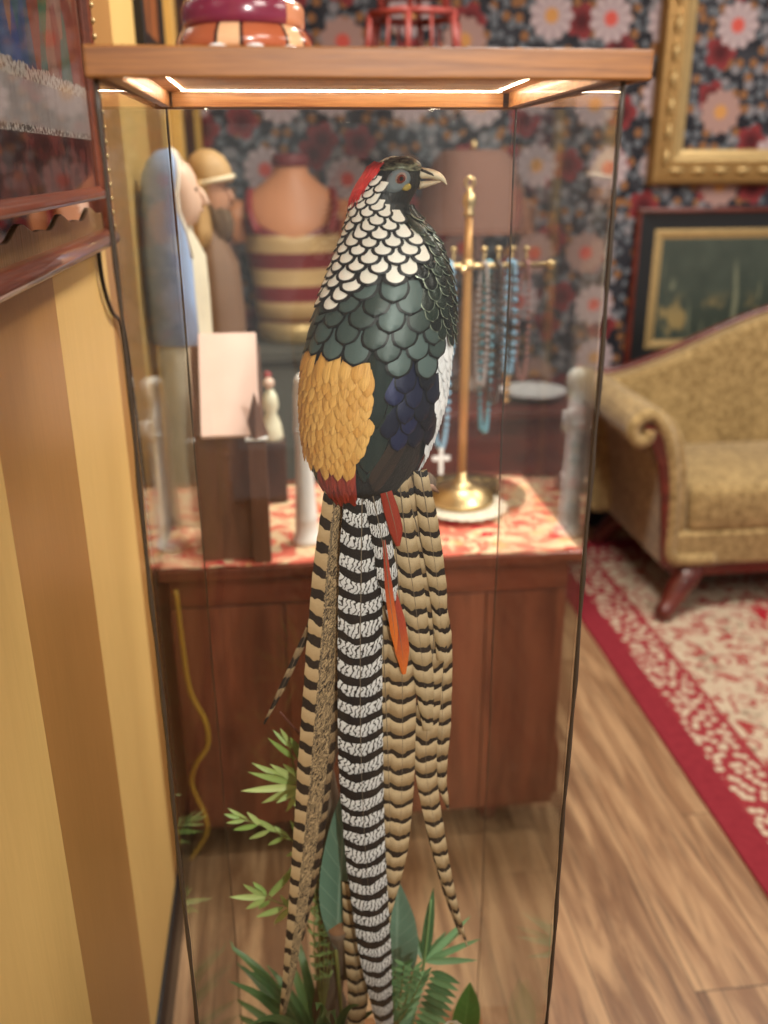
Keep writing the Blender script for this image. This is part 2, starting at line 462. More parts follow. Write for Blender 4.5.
for nm, bx in (('front', (LX0, LX1, LY0, GF - .004)), ('back', (LX0, LX1, GB + .004, LY1)), ('left', (LX0, GL - .004, GF - .003, GB + .003)), ('right', (GR2 - .0003, LX1, GF - .003, GB + .003))):
    MB().box(*bx, LIDB, LIDT + .0015).build('lid_rail', M['oak'], case, False, .002)
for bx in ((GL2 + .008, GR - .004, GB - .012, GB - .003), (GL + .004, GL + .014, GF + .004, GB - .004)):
    MB().box(*bx, 1.5605, 1.577).build('lid_lip', M['oak_lit'], case, False, .001)
MB().hexa([(x, y, 1.5605) for x, y in ((GR - .013, GF + .004), (GR - .004, GF + .004), (GR2 - .004, GB - .013), (GR2 - .013, GB - .013))], [(x, y, 1.577) for x, y in ((GR - .013, GF + .004), (GR - .004, GF + .004), (GR2 - .004, GB - .013), (GR2 - .013, GB - .013))]).build('lid_lip', M['oak_lit'], case, False)

g = G('lamp_strip', .5); g.set('Emission Color', (1, .84, .62, 1)); g.set('Emission Strength', 36.)
MB().box(GL + .03, GR - .012, GB - .0335, GB - .0325, 1.5753, 1.5765).build('light_strip', g.m, case, False)
MB().box(GL + .032, GL + .034, GF + .05, GB - .034, 1.5753, 1.5765).build('light_strip', g.m, case, False)
MB().hexa([(GR - .034, GF + .05, 1.5753), (GR - .032, GF + .05, 1.5753), (GR2 - .032, GB - .034, 1.5753), (GR2 - .034, GB - .034, 1.5753)], [(GR - .034, GF + .05, 1.5765), (GR - .032, GF + .05, 1.5765), (GR2 - .032, GB - .034, 1.5765), (GR2 - .034, GB - .034, 1.5765)]).build('light_strip', g.m, case, False)

# ------------------------------------------------------------------ pheasant
YB = .97
rows = [(157, 395, 406, .006), (160, 387, 412, .012), (165, 379, 418, .018), (172, 373, 422, .022), (180, 368, 423.5, .024), (187, 363, 421, .024),
        (195, 358.5, 416.5, .024), (203, 354.5, 412.5, .024), (211, 351.5, 413, .026), (220, 348.5, 420, .029), (232, 344.5, 431, .034), (246, 340, 440, .039),
        (262, 334, 446, .044), (280, 327.5, 451, .050), (305, 318, 454, .056), (330, 310, 454, .060), (360, 303.5, 452, .062), (400, 301, 447, .062),
        (430, 302.5, 438, .058), (455, 307, 428, .051), (475, 315, 416, .043), (490, 325, 407, .034), (500, 334, 401, .024), (505, 350, 388, .010)]
RZ, RC, RA, RB = [], [], [], []
for y, l, r, bb in rows:
    P, Q = onY(l, y, YB), onY(r, y, YB)
    RZ.append((P[2] + Q[2]) / 2); RC.append((P[0] + Q[0]) / 2); RA.append((Q[0] - P[0]) / 2 - (.0052 if y > 215 else .003 if y > 172 else .0)); RB.append(bb)
RZ = np.array(RZ)[::-1]; RC = np.array(RC)[::-1]; RA = np.array(RA)[::-1]; RB = np.array(RB)[::-1]
def sect(z):
    return np.interp(z, RZ, RC), np.interp(z, RZ, RA), np.interp(z, RZ, RB)
def S(z, th, lift=0.):
    c, a, bb = sect(z)
    p = np.array([c + a * math.sin(th), YB - bb * math.cos(th), z])
    if lift:
        dz = .004
        c2, a2, b2 = sect(z - dz); c1, a1, b1 = sect(z + dz)
        t1 = np.array([c2 + a2 * math.sin(th) - c1 - a1 * math.sin(th), -(b2 - b1) * math.cos(th), -2 * dz])
        t2 = np.array([a * math.cos(th), bb * math.sin(th), 0])
        n = np.cross(t1, t2); n /= np.linalg.norm(n) + 1e-9
        if n @ np.array([math.sin(th) / a, -math.cos(th) / bb, 0]) < 0: n = -n
        p = p + n * lift
    return p

bird = thing('pheasant', 'mounted long-tailed pheasant with white scaled cape, golden rump and barred tail', 'bird', tuple(np.round(S(RZ[0], 0), 3)))
g = G('dark_plumage', .5); nz = g.noise(g.scale(g.obj(), 160, 160, 50), 1.5, 3)
g.col(g.mix(nz, lin(12, 14, 14), lin(36, 36, 32))); g.bump(nz, .5, .003); M['dark_plumage'] = g.m
bd = MB()
zs = np.concatenate([np.linspace(RZ[-1], RZ[-10], 34)[:-1], np.linspace(RZ[-10], RZ[0], 40)])
bd.rings([[S(z, 2 * PI * k / 40) for k in range(40)] for z in zs])
bd.build('body', M['dark_plumage'], bird)

def scale_mat(name, base, base2, edge, rough=.42, metal=0., e0=.72, e1=.82, sheen=None, streak=.0, tintz=None):
    """base colour with a darker border round each feather tip"""
    g = G(name, rough, metal)
    q = g.sep(g.uv()); rn = g.attr('rnd')
    vv = g.math('MAXIMUM', g.math('DIVIDE', g.math('SUBTRACT', q[1], .55), .45), 0.)
    rr = g.math('SQRT', g.math('ADD', g.math('MULTIPLY', q[0], q[0]), g.math('MULTIPLY', vv, vv)))
    ff = g.ramp(rr, e0, e1)
    c = g.mix(rn, base, base2)
    if streak:
        sn = g.noise(g.comb(g.math('MULTIPLY', q[0], 9.), g.math('ADD', g.math('MULTIPLY', q[1], 1.2), g.math('MULTIPLY', rn, 60.)), 0.), 1.6, 2)
        c = g.mix(g.math('MULTIPLY', g.ramp(sn, .42, .62), streak), c, edge)
    c = g.mix(ff, c, edge)
    shaft = g.math('LESS_THAN', g.math('ABSOLUTE', q[0]), .035)
    g.col(c)
    bn = g.noise(g.comb(g.math('MULTIPLY', q[0], 3.), g.math('MULTIPLY', q[1], 26.), rn), 1.3, 2)
    g.bump(bn, .12, .002)
    if sheen: g.set('Sheen Weight', .0); g.set('Specular Tint', sheen)
    return g.m

def scale_feather(mb, z0, th0, L, W, lift0, lift1, camber=.0012, nv=7, nu=5, twist=0.):
    P = []; U = []
    c, a, bb = sect(z0); rr_ = math.sqrt((a * math.cos(th0)) ** 2 + (bb * math.sin(th0)) ** 2) + .006
    mb.rnd = random.random()
    for j in range(nv + 1):
        v = j / nv
        if v <= .55: w = W / 2 * (.62 + .38 * (v / .55))
        else: w = W / 2 * math.sqrt(max(0, 1 - ((v - .55) / .45) ** 2)) + 1e-5
        row = []; ur = []
        for i in range(nu):
            u = -1 + 2 * i / (nu - 1)
            row.append(S(z0 - v * L, th0 + (u * w + twist * v * L) / rr_, lift0 + (lift1 - lift0) * v + camber * (1 - u * u)))
            ur.append((u * w / (W / 2), v))
        P.append(row); U.append(ur)
    mb.grid(P, U)

def inside(p, poly):
    x, y = p; r = False; n = len(poly)
    for i in range(n):
        x1, y1 = poly[i]; x2, y2 = poly[(i + 1) % n]
        if (y1 > y) != (y2 > y) and x < (x2 - x1) * (y - y1) / (y2 - y1) + x1: r = not r
    return r

def feather_region(name, poly, mat, step, W, L, lift, ztop, zbot, th0=-2.0, th1=2.0, grow=None, back=None, jit=.12):
    mb = MB(); z = ztop; k = 0; rowsz = []
    while z > zbot:
        t = (ztop - z) / (ztop - zbot); s = grow(t) if grow else 1.
        rowsz.append((z, s, k)); z -= step * s; k += 1
    for z, s, k in rowsz:
        c, a, bb = sect(z); rr_ = (a + bb) / 2
        dth = W * s * .86 / rr_
        for i in range(math.ceil(th0 / dth) - 1, int(th1 / dth) + 1):
            th = (i + .5 * (k % 2)) * dth + random.uniform(-jit, jit) * dth
            zz = z + random.uniform(-jit, jit) * step * s
            tip = S(zz - .6 * L * s, th)
            q = project(tip)
            front = math.cos(th) > -.15
            if front and not inside(q, poly): continue
            if not front and not (back and back(zz, th)): continue
            scale_feather(mb, zz, th, L * s * random.uniform(.94, 1.06), W * s * random.uniform(.94, 1.06), lift, lift + .0042 * min(1, s))
    if not mb.v: return None
    return mb.build(name, mat, bird)

zy = lambda y: float(onY(380, y, YB)[2])
cape_poly = [(380, 174), (383, 190), (386, 205), (396, 220), (408, 232), (417, 243), (421, 257), (411, 272), (396, 285), (382, 286), (371, 297), (352, 305), (334, 309), (316, 309), (300, 309), (330, 240), (345, 210), (356, 200), (368, 184), (376, 172)]
mantle_poly = [(290, 300), (318, 298), (350, 290), (382, 274), (412, 262), (420, 280), (428, 308), (438, 330), (436, 350), (425, 368), (395, 388), (372, 368), (345, 362), (331, 357), (318, 353), (306, 356), (290, 366)]
breast_poly = [(408, 212), (420, 212), (436, 222), (470, 260), (480, 330), (460, 341), (441, 340), (432, 332), (424, 312), (417, 290), (414, 272), (421, 258), (418, 246), (410, 234)]
blue_poly = [(392, 388), (405, 372), (440, 338), (436, 385), (432, 420), (426, 438), (412, 446), (392, 444), (388, 420)]
gold_poly = [(299, 360), (318, 352), (345, 360), (367, 366), (373, 400), (369, 428), (361, 452), (354, 472), (333, 474), (314, 458), (303, 432), (299, 400)]
red_poly = [(318, 452), (354, 462), (357, 505), (350, 512), (326, 505), (322, 480)]
ctr_poly = [(362, 366), (392, 384), (396, 440), (430, 424), (430, 450), (418, 478), (402, 497), (385, 515), (352, 515), (356, 470), (368, 425), (372, 398)]
edge_poly = [(296, 425), (304, 436), (315, 460), (326, 492), (332, 512), (310, 500), (296, 470)]
flank_poly = [(434, 332), (470, 332), (470, 380), (452, 425), (440, 446), (418, 488), (408, 488), (424, 452), (432, 420), (436, 380)]

M['cape'] = scale_mat('cape_feathers', lin(232, 228, 216), lin(244, 241, 232), lin(14, 14, 16), .5, 0, .62, .72)
M['mantle'] = scale_mat('mantle_feathers', lin(42, 56, 50), lin(82, 100, 98), lin(8, 10, 10), .45, .15, .76, .84)
M['breast'] = scale_mat('breast_feathers', lin(10, 14, 12), lin(40, 54, 44), lin(150, 160, 140), .26, .45, .84, .97)  # pale edge colour paints metallic glints on the feather rims
M['blue'] = scale_mat('blue_feathers', lin(16, 19, 30), lin(36, 42, 84), lin(10, 10, 16), .34, .3, .82, .9)
M['gold'] = scale_mat('gold_feathers', lin(214, 158, 74), lin(234, 186, 104), lin(150, 92, 32), .6, 0, .92, 1.04, streak=.42)
M['rump_red'] = scale_mat('red_feathers', lin(128, 34, 22), lin(164, 58, 34), lin(104, 26, 18), .6, 0, .9, 1.0, streak=.4)
M['wing'] = scale_mat('wing_feathers', lin(22, 32, 30), lin(44, 58, 54), lin(10, 12, 12), .26, .1, .9, .97, streak=.2)
M['wing_brown'] = scale_mat('wing_edge_feathers', lin(38, 28, 20), lin(54, 40, 28), lin(16, 12, 10), .5, 0, .9, .97, streak=.3)
M['white_fluff'] = scale_mat('white_feathers', lin(226, 228, 232), lin(244, 244, 246), lin(200, 204, 210), .7, 0, .9, 1., streak=.15)

backz = lambda a_, b_: (lambda z, th: zy(b_) < z < zy(a_))
feather_region('belly', flank_poly, M['white_fluff'], .010, .016, .030, .0005, zy(330), zy(492), -2.6, 3.6, back=lambda z, th: z < zy(345))
feather_region('wing_edge', edge_poly, M['wing'], .016, .024, .050, .0006, zy(400), zy(500))
# long folded wing feathers down the middle
wb = MB()
for (px0, py0, L, W, lift, tw) in ((386, 372, .125, .040, .0030, -.05), (380, 366, .085, .032, .0036, -.02), (392, 392, .112, .036, .0022, -.12), (372, 410, .095, .030, .0018, .02)):
    z = zy(py0) + .028; c, a, bb = sect(z); th = math.asin(max(-.95, min(.95, (float(onY(px0, py0, YB - bb)[0]) - c) / a)))
    scale_feather(wb, z, th, L, W, lift, lift + .0018, .0015, 14, 7, tw)
wb.build('folded_wing', M['wing'], bird)
wb = MB()
for (px0, py0, L, W, lift, tw) in ((418, 420, .085, .030, .0015, -.5), (412, 432, .078, .026, .002, -.42), (404, 440, .07, .024, .0022, -.3)):
    z = zy(py0) + .028; c, a, bb = sect(z); th = math.asin(max(-.95, min(.95, (float(onY(px0, py0, YB - bb)[0]) - c) / a)))
    scale_feather(wb, z, th, L, W, lift, lift + .004, .0015, 12, 7, tw)
wb.build('wing_tip', M['wing_brown'], bird)
feather_region('rump_fringe', red_poly, M['rump_red'], .009, .011, .040, .0012, zy(440), zy(512), jit=.3)
feather_region('golden_rump', gold_poly, M['gold'], .0072, .0128, .028, .0042, zy(345), zy(476), jit=.3)
feather_region('blue_scapular', blue_poly, M['blue'], .0150, .0240, .034, .0026, zy(350), zy(446))
feather_region('mantle', mantle_poly, M['mantle'], .0152, .0290, .034, .0034, zy(262), zy(404), back=backz(262, 400))
feather_region('breast', breast_poly, M['breast'], .0098, .0165, .022, .0040, zy(205), zy(345), -1.2, 2.6, back=lambda z, th: th > 0 and zy(335) < z < zy(215))
feather_region('cape', cape_poly, M['cape'], .0078, .0232, .0190, .0046, zy(164), zy(312), -2.4, 1.6, grow=lambda t: .52 + .66 * min(1, t * 1.35), back=lambda z, th: th < 0 and zy(285) < z < zy(185))

# crest: fine red hair-like plumes at the nape
g = G('crest_red', .5); g.col(g.mix(g.noise(g.obj(), 220, 2), lin(176, 20, 18), lin(232, 48, 36))); M['crest'] = g.m
cb = MB()
for k in range(110):
    th = -2.1 + 1.5 * random.random(); z0 = zy(166 + 7 * random.random())
    L = .022 + .018 * random.random(); pts = []
    for j in range(6):
        v = j / 5; pts.append(S(z0 - v * L, th - .12 * v, .0052 + .0045 * math.sin(v * 2.6)))
    if project(pts[-1])[0] > 376 - (project(pts[-1])[1] - 172) * .56: continue
    cb.tube(pts, [.0011 * (1 - .75 * j / 5) for j in range(6)], 5)
cb.build('crest', M['crest'], bird)
# crown: sleek green-grey feathers on the head
M['crown'] = scale_mat('crown_feathers', lin(40, 52, 34), lin(120, 128, 104), lin(20, 24, 18), .35, .3, .8, .95)
g = G('crown_green', .32, .3); nz = g.noise(g.scale(g.obj(), 90, 90, 260), 1.5, 3)
g.col(g.mix(g.ramp(nz, .35, .7), lin(30, 36, 26), lin(132, 138, 112))); g.bump(nz, .5, .002)
mb = MB(); zc = np.linspace(RZ[-1] - .0002, zy(171.5), 12)
mb.grid([[S(z, a, .0016 + .0012 * math.sin(PI * min(1., k / 11 * 1.1))) for a in np.linspace(-PI, PI, 41)] for k, z in enumerate(zc)])
mb.build('crown', g.m, bird)

def head_at(px_, py_, lift):
    z = zy(py_) + .0; best = None
    for it in range(60):
        z_ = zy(py_) + (it - 20) * .0008
        c, a, bb = sect(z_)
        for s_ in np.linspace(-1.4, 1.4, 57):
            q = project(S(z_, s_, lift)); d_ = (q[0] - px_) ** 2 + (q[1] - py_) ** 2
            if best is None or d_ < best[0]: best = (d_, z_, s_)
    return best[1], best[2]
def patch(pxc, pyc, rx, ry, lift, dome, n=24, tilt=0.):
    mb = MB(); z, th = head_at(pxc, pyc, lift)
    c, a, bb = sect(z); rr_ = math.sqrt((a * math.cos(th)) ** 2 + (bb * math.sin(th)) ** 2)
    vs = []; fs = []
    R_ = 5
    for i in range(R_ + 1):
        q = i / R_
        for k in range(n):
            an = 2 * PI * k / n; ex = rx * q * math.cos(an); ez = ry * q * math.sin(an)
            ex, ez = ex * math.cos(tilt) - ez * math.sin(tilt), ex * math.sin(tilt) + ez * math.cos(tilt)
            vs.append(S(z + ez, th + ex / rr_, lift * (1 if i < R_ else .2) + dome * (1 - q * q)))
    for i in range(R_):
        for k in range(n):
            fs.append((i * n + k, i * n + (k + 1) % n, (i + 1) * n + (k + 1) % n, (i + 1) * n + k))
    mb.add(vs, fs); return mb
fp = patch(399, 180.5, .0122, .0108, .0028, .0006, tilt=-.25).build('face_skin', plain('face_skin', (108, 118, 122), .6, 0, .4, .2, 300), bird)
ep = patch(401, 178.5, .0058, .0056, .0040, .0020).build('eye', plain('eye_ring', (150, 128, 118), .4, 0, .5, .1), bird)
patch(401, 178.5, .0042, .0042, .0050, .0022).build('iris', plain('iris', (112, 40, 24), .15, 0, .6, .2), ep)
patch(401, 178.5, .0021, .0021, .0062, .0018).build('pupil', plain('pupil', (12, 8, 8), .08), ep)
patch(407.5, 188, .0042, .0036, .0040, .0016).build('wattle', plain('wattle', (166, 144, 66), .6, 0, .4, .2, 200), bird)
# beak
def beak(pts, wz, wy, mb):
    ringz = []
    for (x, y), rz, ry_ in zip(pts, wz, wy):
        c = onY(x, y, YB - .004)
        ringz.append([(c[0] + .15 * rz * math.sin(a), c[1] + ry_ * math.cos(a), c[2] + rz * math.sin(a)) for a in [2 * PI * k / 14 for k in range(14)]])
    mb.rings(ringz)
bk = MB(); up = smooth_pts([(419, 173), (428, 173.5), (437, 175.5), (443.5, 179.5), (447, 184.5)], 12)
beak(up, np.interp(np.linspace(0, 1, 12), [0, .5, .85, 1], [.0056, .0042, .0024, .0005]), np.interp(np.linspace(0, 1, 12), [0, .6, 1], [.0085, .0055, .0005]), bk)
bk.build('upper_beak', plain('beak_horn', (232, 218, 188), .35, 0, .5, .12, 120), bird)
bk = MB(); lo = smooth_pts([(419, 185.5), (428, 184), (435, 182.5), (441, 181.5)], 8)
beak(lo, np.linspace(.0042, .0008, 8), np.linspace(.007, .001, 8), bk); bk.build('lower_beak', plain('beak_pale', (196, 178, 150), .4), bird)
nb = MB()
for dx in (0, 3.5): nb.tube([onY(421 + dx, 169.5 + dx * .35, YB - .0125), onY(428 + dx, 173 + dx * .3, YB - .0115), onY(433 + dx * .6, 176 + dx * .2, YB - .0085)], [.0012, .0011, .0004], 6)
nb.build('nostril', plain('nostril', (54, 48, 44), .5), bird)

# ---- tail feathers
def tail_mat(name, light, light2, bar, period, duty, curve, verm=0., asym=0., rough=.55, vdark=None, half=False):
    g = G(name, rough); q = g.sep(g.uv()); u, v = q[0], q[1]
    wob = g.math('MULTIPLY', g.math('SUBTRACT', g.noise(g.comb(g.math('MULTIPLY', u, 1.2), g.math('MULTIPLY', v, 45.), 0.), 1., 2), .5), .5)
    t = g.math('ADD', g.math('DIVIDE', v, period), g.math('ADD', wob, g.math('MULTIPLY', u, asym)))
    fr = g.math('FRACT', t)
    isbar = g.math('LESS_THAN', fr, duty)
    c = g.mix(g.ramp(fr, duty, 1.), light, light2)
    barb = g.noise(g.comb(g.math('MULTIPLY', u, 2.), g.math('SUBTRACT', g.math('MULTIPLY', v, 420.), g.math('MULTIPLY', g.math('ABSOLUTE', u), 4.)), 0.), 1., 2)
    c = g.mix(g.math('MULTIPLY', barb, .22), c, bar)
    if verm:
        wv = g.noise(g.comb(g.math('MULTIPLY', u, 2.2), g.math('MULTIPLY', v, 150.), 0.), 1., 2, .55)
        ln = g.math('ABSOLUTE', g.math('SUBTRACT', g.math('FRACT', g.math('ADD', g.math('ADD', g.math('MULTIPLY', u, 4.8), g.math('MULTIPLY', v, 42.)), g.math('MULTIPLY', wv, 2.4))), .5))
        c = g.mix(g.math('MULTIPLY', g.math('SUBTRACT', 1., g.ramp(ln, .10, .20)), verm), c, vdark or bar)
    c2 = g.mix(isbar, c, bar)
    if half:   # plain scalloped vane on one side, dense squiggles on the other
        wv = g.noise(g.comb(g.math('ADD', g.math('MULTIPLY', u, 5.), g.math('MULTIPLY', v, 120.)), g.math('MULTIPLY', v, 60.), 0.), 1.2, 2, .5, 1.0)
        ln = g.math('ABSOLUTE', g.math('SUBTRACT', g.math('FRACT', g.math('MULTIPLY', wv, 6.)), .5))
        sq = g.mix(g.ramp(ln, .24, .34), bar, light)
        c2 = g.mix(g.math('GREATER_THAN', u, -.12), c2, sq)
    g.col(c2); g.bump(barb, .10, .002)
    return g.m
BLK = lin(16, 15, 17)
M['tail_white'] = tail_mat('tail_white_barred', lin(226, 226, 226), lin(206, 206, 208), BLK, .0275, .40, .30, 1.0)
M['tail_tan'] = tail_mat('tail_tan_barred', lin(212, 188, 150), lin(140, 112, 76), lin(24, 19, 17), .0258, .27, .17)
M['tail_tan_b'] = tail_mat('tail_tan_barred_slanted', lin(204, 182, 146), lin(150, 126, 90), lin(26, 20, 18), .0250, .28, .22, 0, -.15)
M['tail_squiggle'] = tail_mat('tail_squiggle', lin(196, 168, 128), lin(176, 146, 106), lin(30, 22, 18), .030, .38, .22, half=True)
M['tail_dark'] = tail_mat('tail_dark_squiggle', lin(176, 150, 114), lin(140, 112, 80), lin(28, 21, 18), .030, .52, .55, .9, .1)
g = G('orange_feather', .55); q = g.sep(g.uv()); br = g.noise(g.comb(g.math('MULTIPLY', q[0], 3.), g.math('MULTIPLY', q[1], 300.), 0.), 1., 2)
g.col(g.mix(g.ramp(q[1], .03, .13), g.mix(br, lin(140, 44, 30), lin(176, 72, 50)), g.mix(br, lin(190, 84, 24), lin(222, 122, 44)))); M['tail_orange'] = g.m
g = G('grey_feather', .5); g.col(g.mix(g.noise(g.obj(), 300, 2), lin(84, 72, 60), lin(130, 116, 98))); M['shaft'] = g.m

def tail_feather(pts, wid, Y0, mat, camber=.002, Y1=None, nu=9, ragged=.0, n=None, shaft=True, label=None):
    n = n or max(30, int(sum(math.dist(pts[i], pts[i + 1]) for i in range(len(pts) - 1)) / 5))
    cl = smooth_pts([np.array(p) for p in pts], n)
    ts = np.linspace(0, 1, n); ws = np.interp(ts, np.linspace(0, 1, len(wid)), wid)
    Y1 = Y0 if Y1 is None else Y1
    C3 = []
    for k, (x, y) in enumerate(cl): C3.append(onY(x, y, Y0 + (Y1 - Y0) * ts[k]))
    P = []; U = []; acc = 0.
    for k in range(n):
        if k: acc += np.linalg.norm(C3[k] - C3[k - 1])
        t = C3[min(k + 1, n - 1)] - C3[max(k - 1, 0)]; t[1] = 0; t /= np.linalg.norm(t)
        cr = np.array([-t[2], 0, t[0]])
        if cr[0] < 0: cr = -cr
        mpp = 1. / F_PX * abs((ROT.T @ (C3[k] - CAM))[2]); hw = ws[k] * mpp / 2
        row = []; ur = []
        for i in range(nu):
            u = -1 + 2 * i / (nu - 1); uu = u
            if abs(u) == 1 and ragged: uu = u * (1 + ragged * (random.random() - .5))
            sag = abs(u) * hw * .28
            row.append(C3[k] + cr * uu * hw + t * sag * .0 + np.array([0, -camber * (1 - u * u), 0])); ur.append((u, acc + .42 * hw * u * u))
        P.append(row); U.append(ur)
    mb = MB(); mb.rnd = random.random(); mb.grid(P, U)
    o = mb.build('tail_feather', mat, bird)
    if label: o['label'] = label
    if shaft:
        sp = [c_ + np.array([0, -camber + .0004, 0]) for c_ in C3]
        MB().tube(sp[::2], [.0007 * (1 - .8 * k / len(sp[::2])) + .0002 for k in range(len(sp[::2]))], 5).build('quill', M['shaft'], o)
    return o

TY = YB - .026
# hindmost first
tail_feather([(416, 470), (427, 560), (441, 640), (442, 720), (441, 775), (448, 808)], [12, 22, 22, 18, 12, 3], TY + .012, M['tail_tan'], ragged=.08)
tail_feather([(350, 880), (354, 940), (358, 1000), (352, 1045)], [16, 20, 20, 14], TY + .03, M['tail_tan'])
tail_feather([(324, 570), (312, 620), (297, 655), (281, 690), (264, 724)], [5, 7, 7, 6, 2], TY + .02, M['tail_dark'], .0006, label='thin dark stray tail feather curving left')
tail_feather([(338, 470), (329, 560), (322, 650), (313, 760), (303, 860), (291, 960), (280, 1030)], [22, 30, 32, 30, 23, 14, 4], TY + .010, M['tail_squiggle'], ragged=.05)
tail_feather([(348, 470), (343, 540), (336, 640), (329, 740), (316, 860), (302, 940)], [16, 20, 16, 14, 10, 3], TY + .014, M['tail_dark'])
tail_feather([(400, 470), (420, 540), (433, 620), (429, 700), (426, 770), (440, 850), (453, 900), (467, 946)], [16, 24, 24, 24, 22, 15, 8, 1.5], TY + .006, M['tail_tan'], ragged=.06)
tail_feather([(412, 700), (420, 760), (431, 830), (446, 890), (460, 934)], [8, 10, 9, 7, 2], TY + .009, M['tail_dark'])
tail_feather([(420, 470), (428, 520), (438, 590), (442, 660)], [14, 20, 18, 10], TY + .002, M['tail_tan_b'], ragged=.06)
tail_feather([(398, 470), (406, 540), (416, 610), (424, 680), (428, 730)], [14, 22, 22, 20, 10], TY + .001, M['tail_tan_b'], ragged=.06)
tail_feather([(388, 480), (398, 580), (402, 680), (402, 770), (398, 850), (386, 925)], [14, 26, 28, 26, 20, 5], TY + .003, M['tail_tan'], ragged=.05)
tail_feather([(380, 560), (384, 660), (388, 760), (390, 850), (388, 930)], [14, 18, 18, 14, 4], TY + .0045, M['tail_tan'])
tail_feather([(362, 480), (361, 560), (360, 660), (361, 760), (366, 860), (375, 950), (387, 1040)], [34, 44, 45, 45, 40, 33, 14], TY - .004, M['tail_white'], .004, nu=13, ragged=.03, label='broad white tail feather with black bars')
tail_feather([(372, 492), (380, 530), (388, 580), (391, 625)], [18, 20, 20, 3], TY - .009, M['tail_white'], .0015, ragged=.12)
tail_feather([(391, 590), (397, 620), (402, 650), (404, 674)], [10, 16, 15, 4], TY - .0065, M['tail_orange'], .001, label='orange covert feather lying over the barred tail')
tail_feather([(386, 492), (391, 510), (396, 530), (398, 546)], [12, 15, 14, 4], TY - .012, M['rump_red'], .001, label='short red covert feather at the tail root')
tail_feather([(384, 540), (389, 590), (394, 630), (396, 650)], [3, 8, 8, 2], TY - .0105, M['tail_orange'], .0008)
# feet gripping the branch
ft = plain('bird_foot', (160, 124, 104), .5, 0, .4, .2, 160)
fb = MB()
fb.tube([onY(402, 470, YB), onY(415, 478, YB + .005), onY(423, 487, YB + .012)], [.006, .005, .0045], 8)
fb.tube([onY(423, 487, YB + .012), onY(432, 487, YB + .018), onY(438, 492, YB + .03)], [.004, .0035, .0015], 8)
fb.tube([onY(423, 487, YB + .012), onY(426, 494, YB + .012), onY(424, 501, YB + .02)], [.004, .003, .0015], 8)
fb.build('foot', ft, bird)

# ------------------------------------------------------------------ branch inside the case
g = G('bark', .85, 0, .3); nz = g.noise(g.scale(g.obj(), 30, 30, 7), 2., 4, .65, .8)
g.col(g.mix(nz, lin(58, 44, 36), lin(138, 118, 100))); g.bump(nz, .7, .006); M['bark'] = g.m
br = thing('driftwood_branch', 'grey driftwood branch standing behind the barred tail as the perch', 'branch', (.06, 1.03, BASE_T))
def wob(pts, n, amp, seed):
    P = smooth_pts(pts, n)
    return [p + amp * np.array(mnoise.noise_vector(Vector(tuple(p * 14 + seed)))) for p in P]
trunk = [(.04, 1.04, BASE_T)] + [tuple(onY(x, y, Y)) for x, y, Y in ((330, 1000, 1.04), (336, 930, 1.035), (326, 840, 1.03), (324, 760, 1.02), (345, 650, 1.015), (382, 545, 1.0), (418, 492, YB + .03), (428, 480, YB + .05))]
P = wob(trunk, 44, .004, 3.)
b = MB(); b.tube(P, [(.026 - .014 * k / 43) * (1 + .16 * math.sin(k * 1.7)) for k in range(44)], 14); b.build('trunk', M['bark'], br)
c0 = onY(345, 965, 1.03); c1 = onY(338, 925, .985)
b = MB(); b.tube(smooth_pts([tuple(c0), tuple((c0 + c1) / 2 + np.array([0, 0, .004])), tuple(c1)], 8), [.022, .021, .020, .0185, .018, .0175, .017, .0168], 16); b.build('stub', M['bark'], br)
t_ = c1 - c0; t_ /= np.linalg.norm(t_)
b = MB(); b.tube([c1 - t_ * .001, c1 + t_ * .0012], [.0158, .0155], 18)
g = G('cut_wood', .8); w_ = g.noise(g.obj(), 90, 3); g.col(g.mix(w_, lin(104, 68, 44), lin(150, 108, 74))); b.build('cut_face', g.m, br)
b = MB(); b.tube(wob([tuple(onY(330, 765, 1.02)), tuple(onY(305, 740, 1.0)), tuple(onY(280, 712, .99))], 12, .002, 9.), np.linspace(.003, .001, 12), 6)
b.tube(wob([tuple(onY(300, 735, 1.0)), tuple(onY(318, 725, .99)), tuple(onY(335, 742, .985))], 10, .002, 5.), np.linspace(.0022, .0008, 10), 6)
b.build('twig', plain('twig', (96, 52, 42), .7), br)

# ------------------------------------------------------------------ plants in the case
def leaf_mat(name, a, b_, rough=.4, vein=.25):
    g = G(name, rough, 0, .5); q = g.sep(g.uv()); rn = g.attr('rnd')
    c = g.mix(rn, lin(*a), lin(*b_))
    ve = g.math('SUBTRACT', 1., g.ramp(g.math('ABSOLUTE', q[0]), .02, .09))
    sv = g.math('ABSOLUTE', g.math('SUBTRACT', g.math('FRACT', g.math('SUBTRACT', g.math('MULTIPLY', q[1], 9.), g.math('MULTIPLY', g.math('ABSOLUTE', q[0]), 1.6))), .5))
    c = g.mix(g.math('MULTIPLY', g.math('MAXIMUM', ve, g.math('MULTIPLY', g.math('LESS_THAN', sv, .05), .5)), vein), c, lin(min(255, b_[0] + 60), min(255, b_[1] + 50), min(255, b_[2] + 50)))
    g.col(c); g.bump(sv, .15, .003)
    g.set('Transmission Weight', .0); g.set('Subsurface Weight', .0)
    return g.m
M['leaf_light'] = leaf_mat('leaf_light', (126, 162, 78), (192, 208, 132), .4)
M['leaf_dark'] = leaf_mat('leaf_dark', (40, 68, 38), (82, 118, 62), .4)
M['leaf_palm'] = leaf_mat('leaf_palm', (52, 100, 62), (112, 158, 108), .35)
M['leaf_dusky'] = leaf_mat('leaf_dusky', (84, 116, 98), (108, 140, 120), .32, .35)
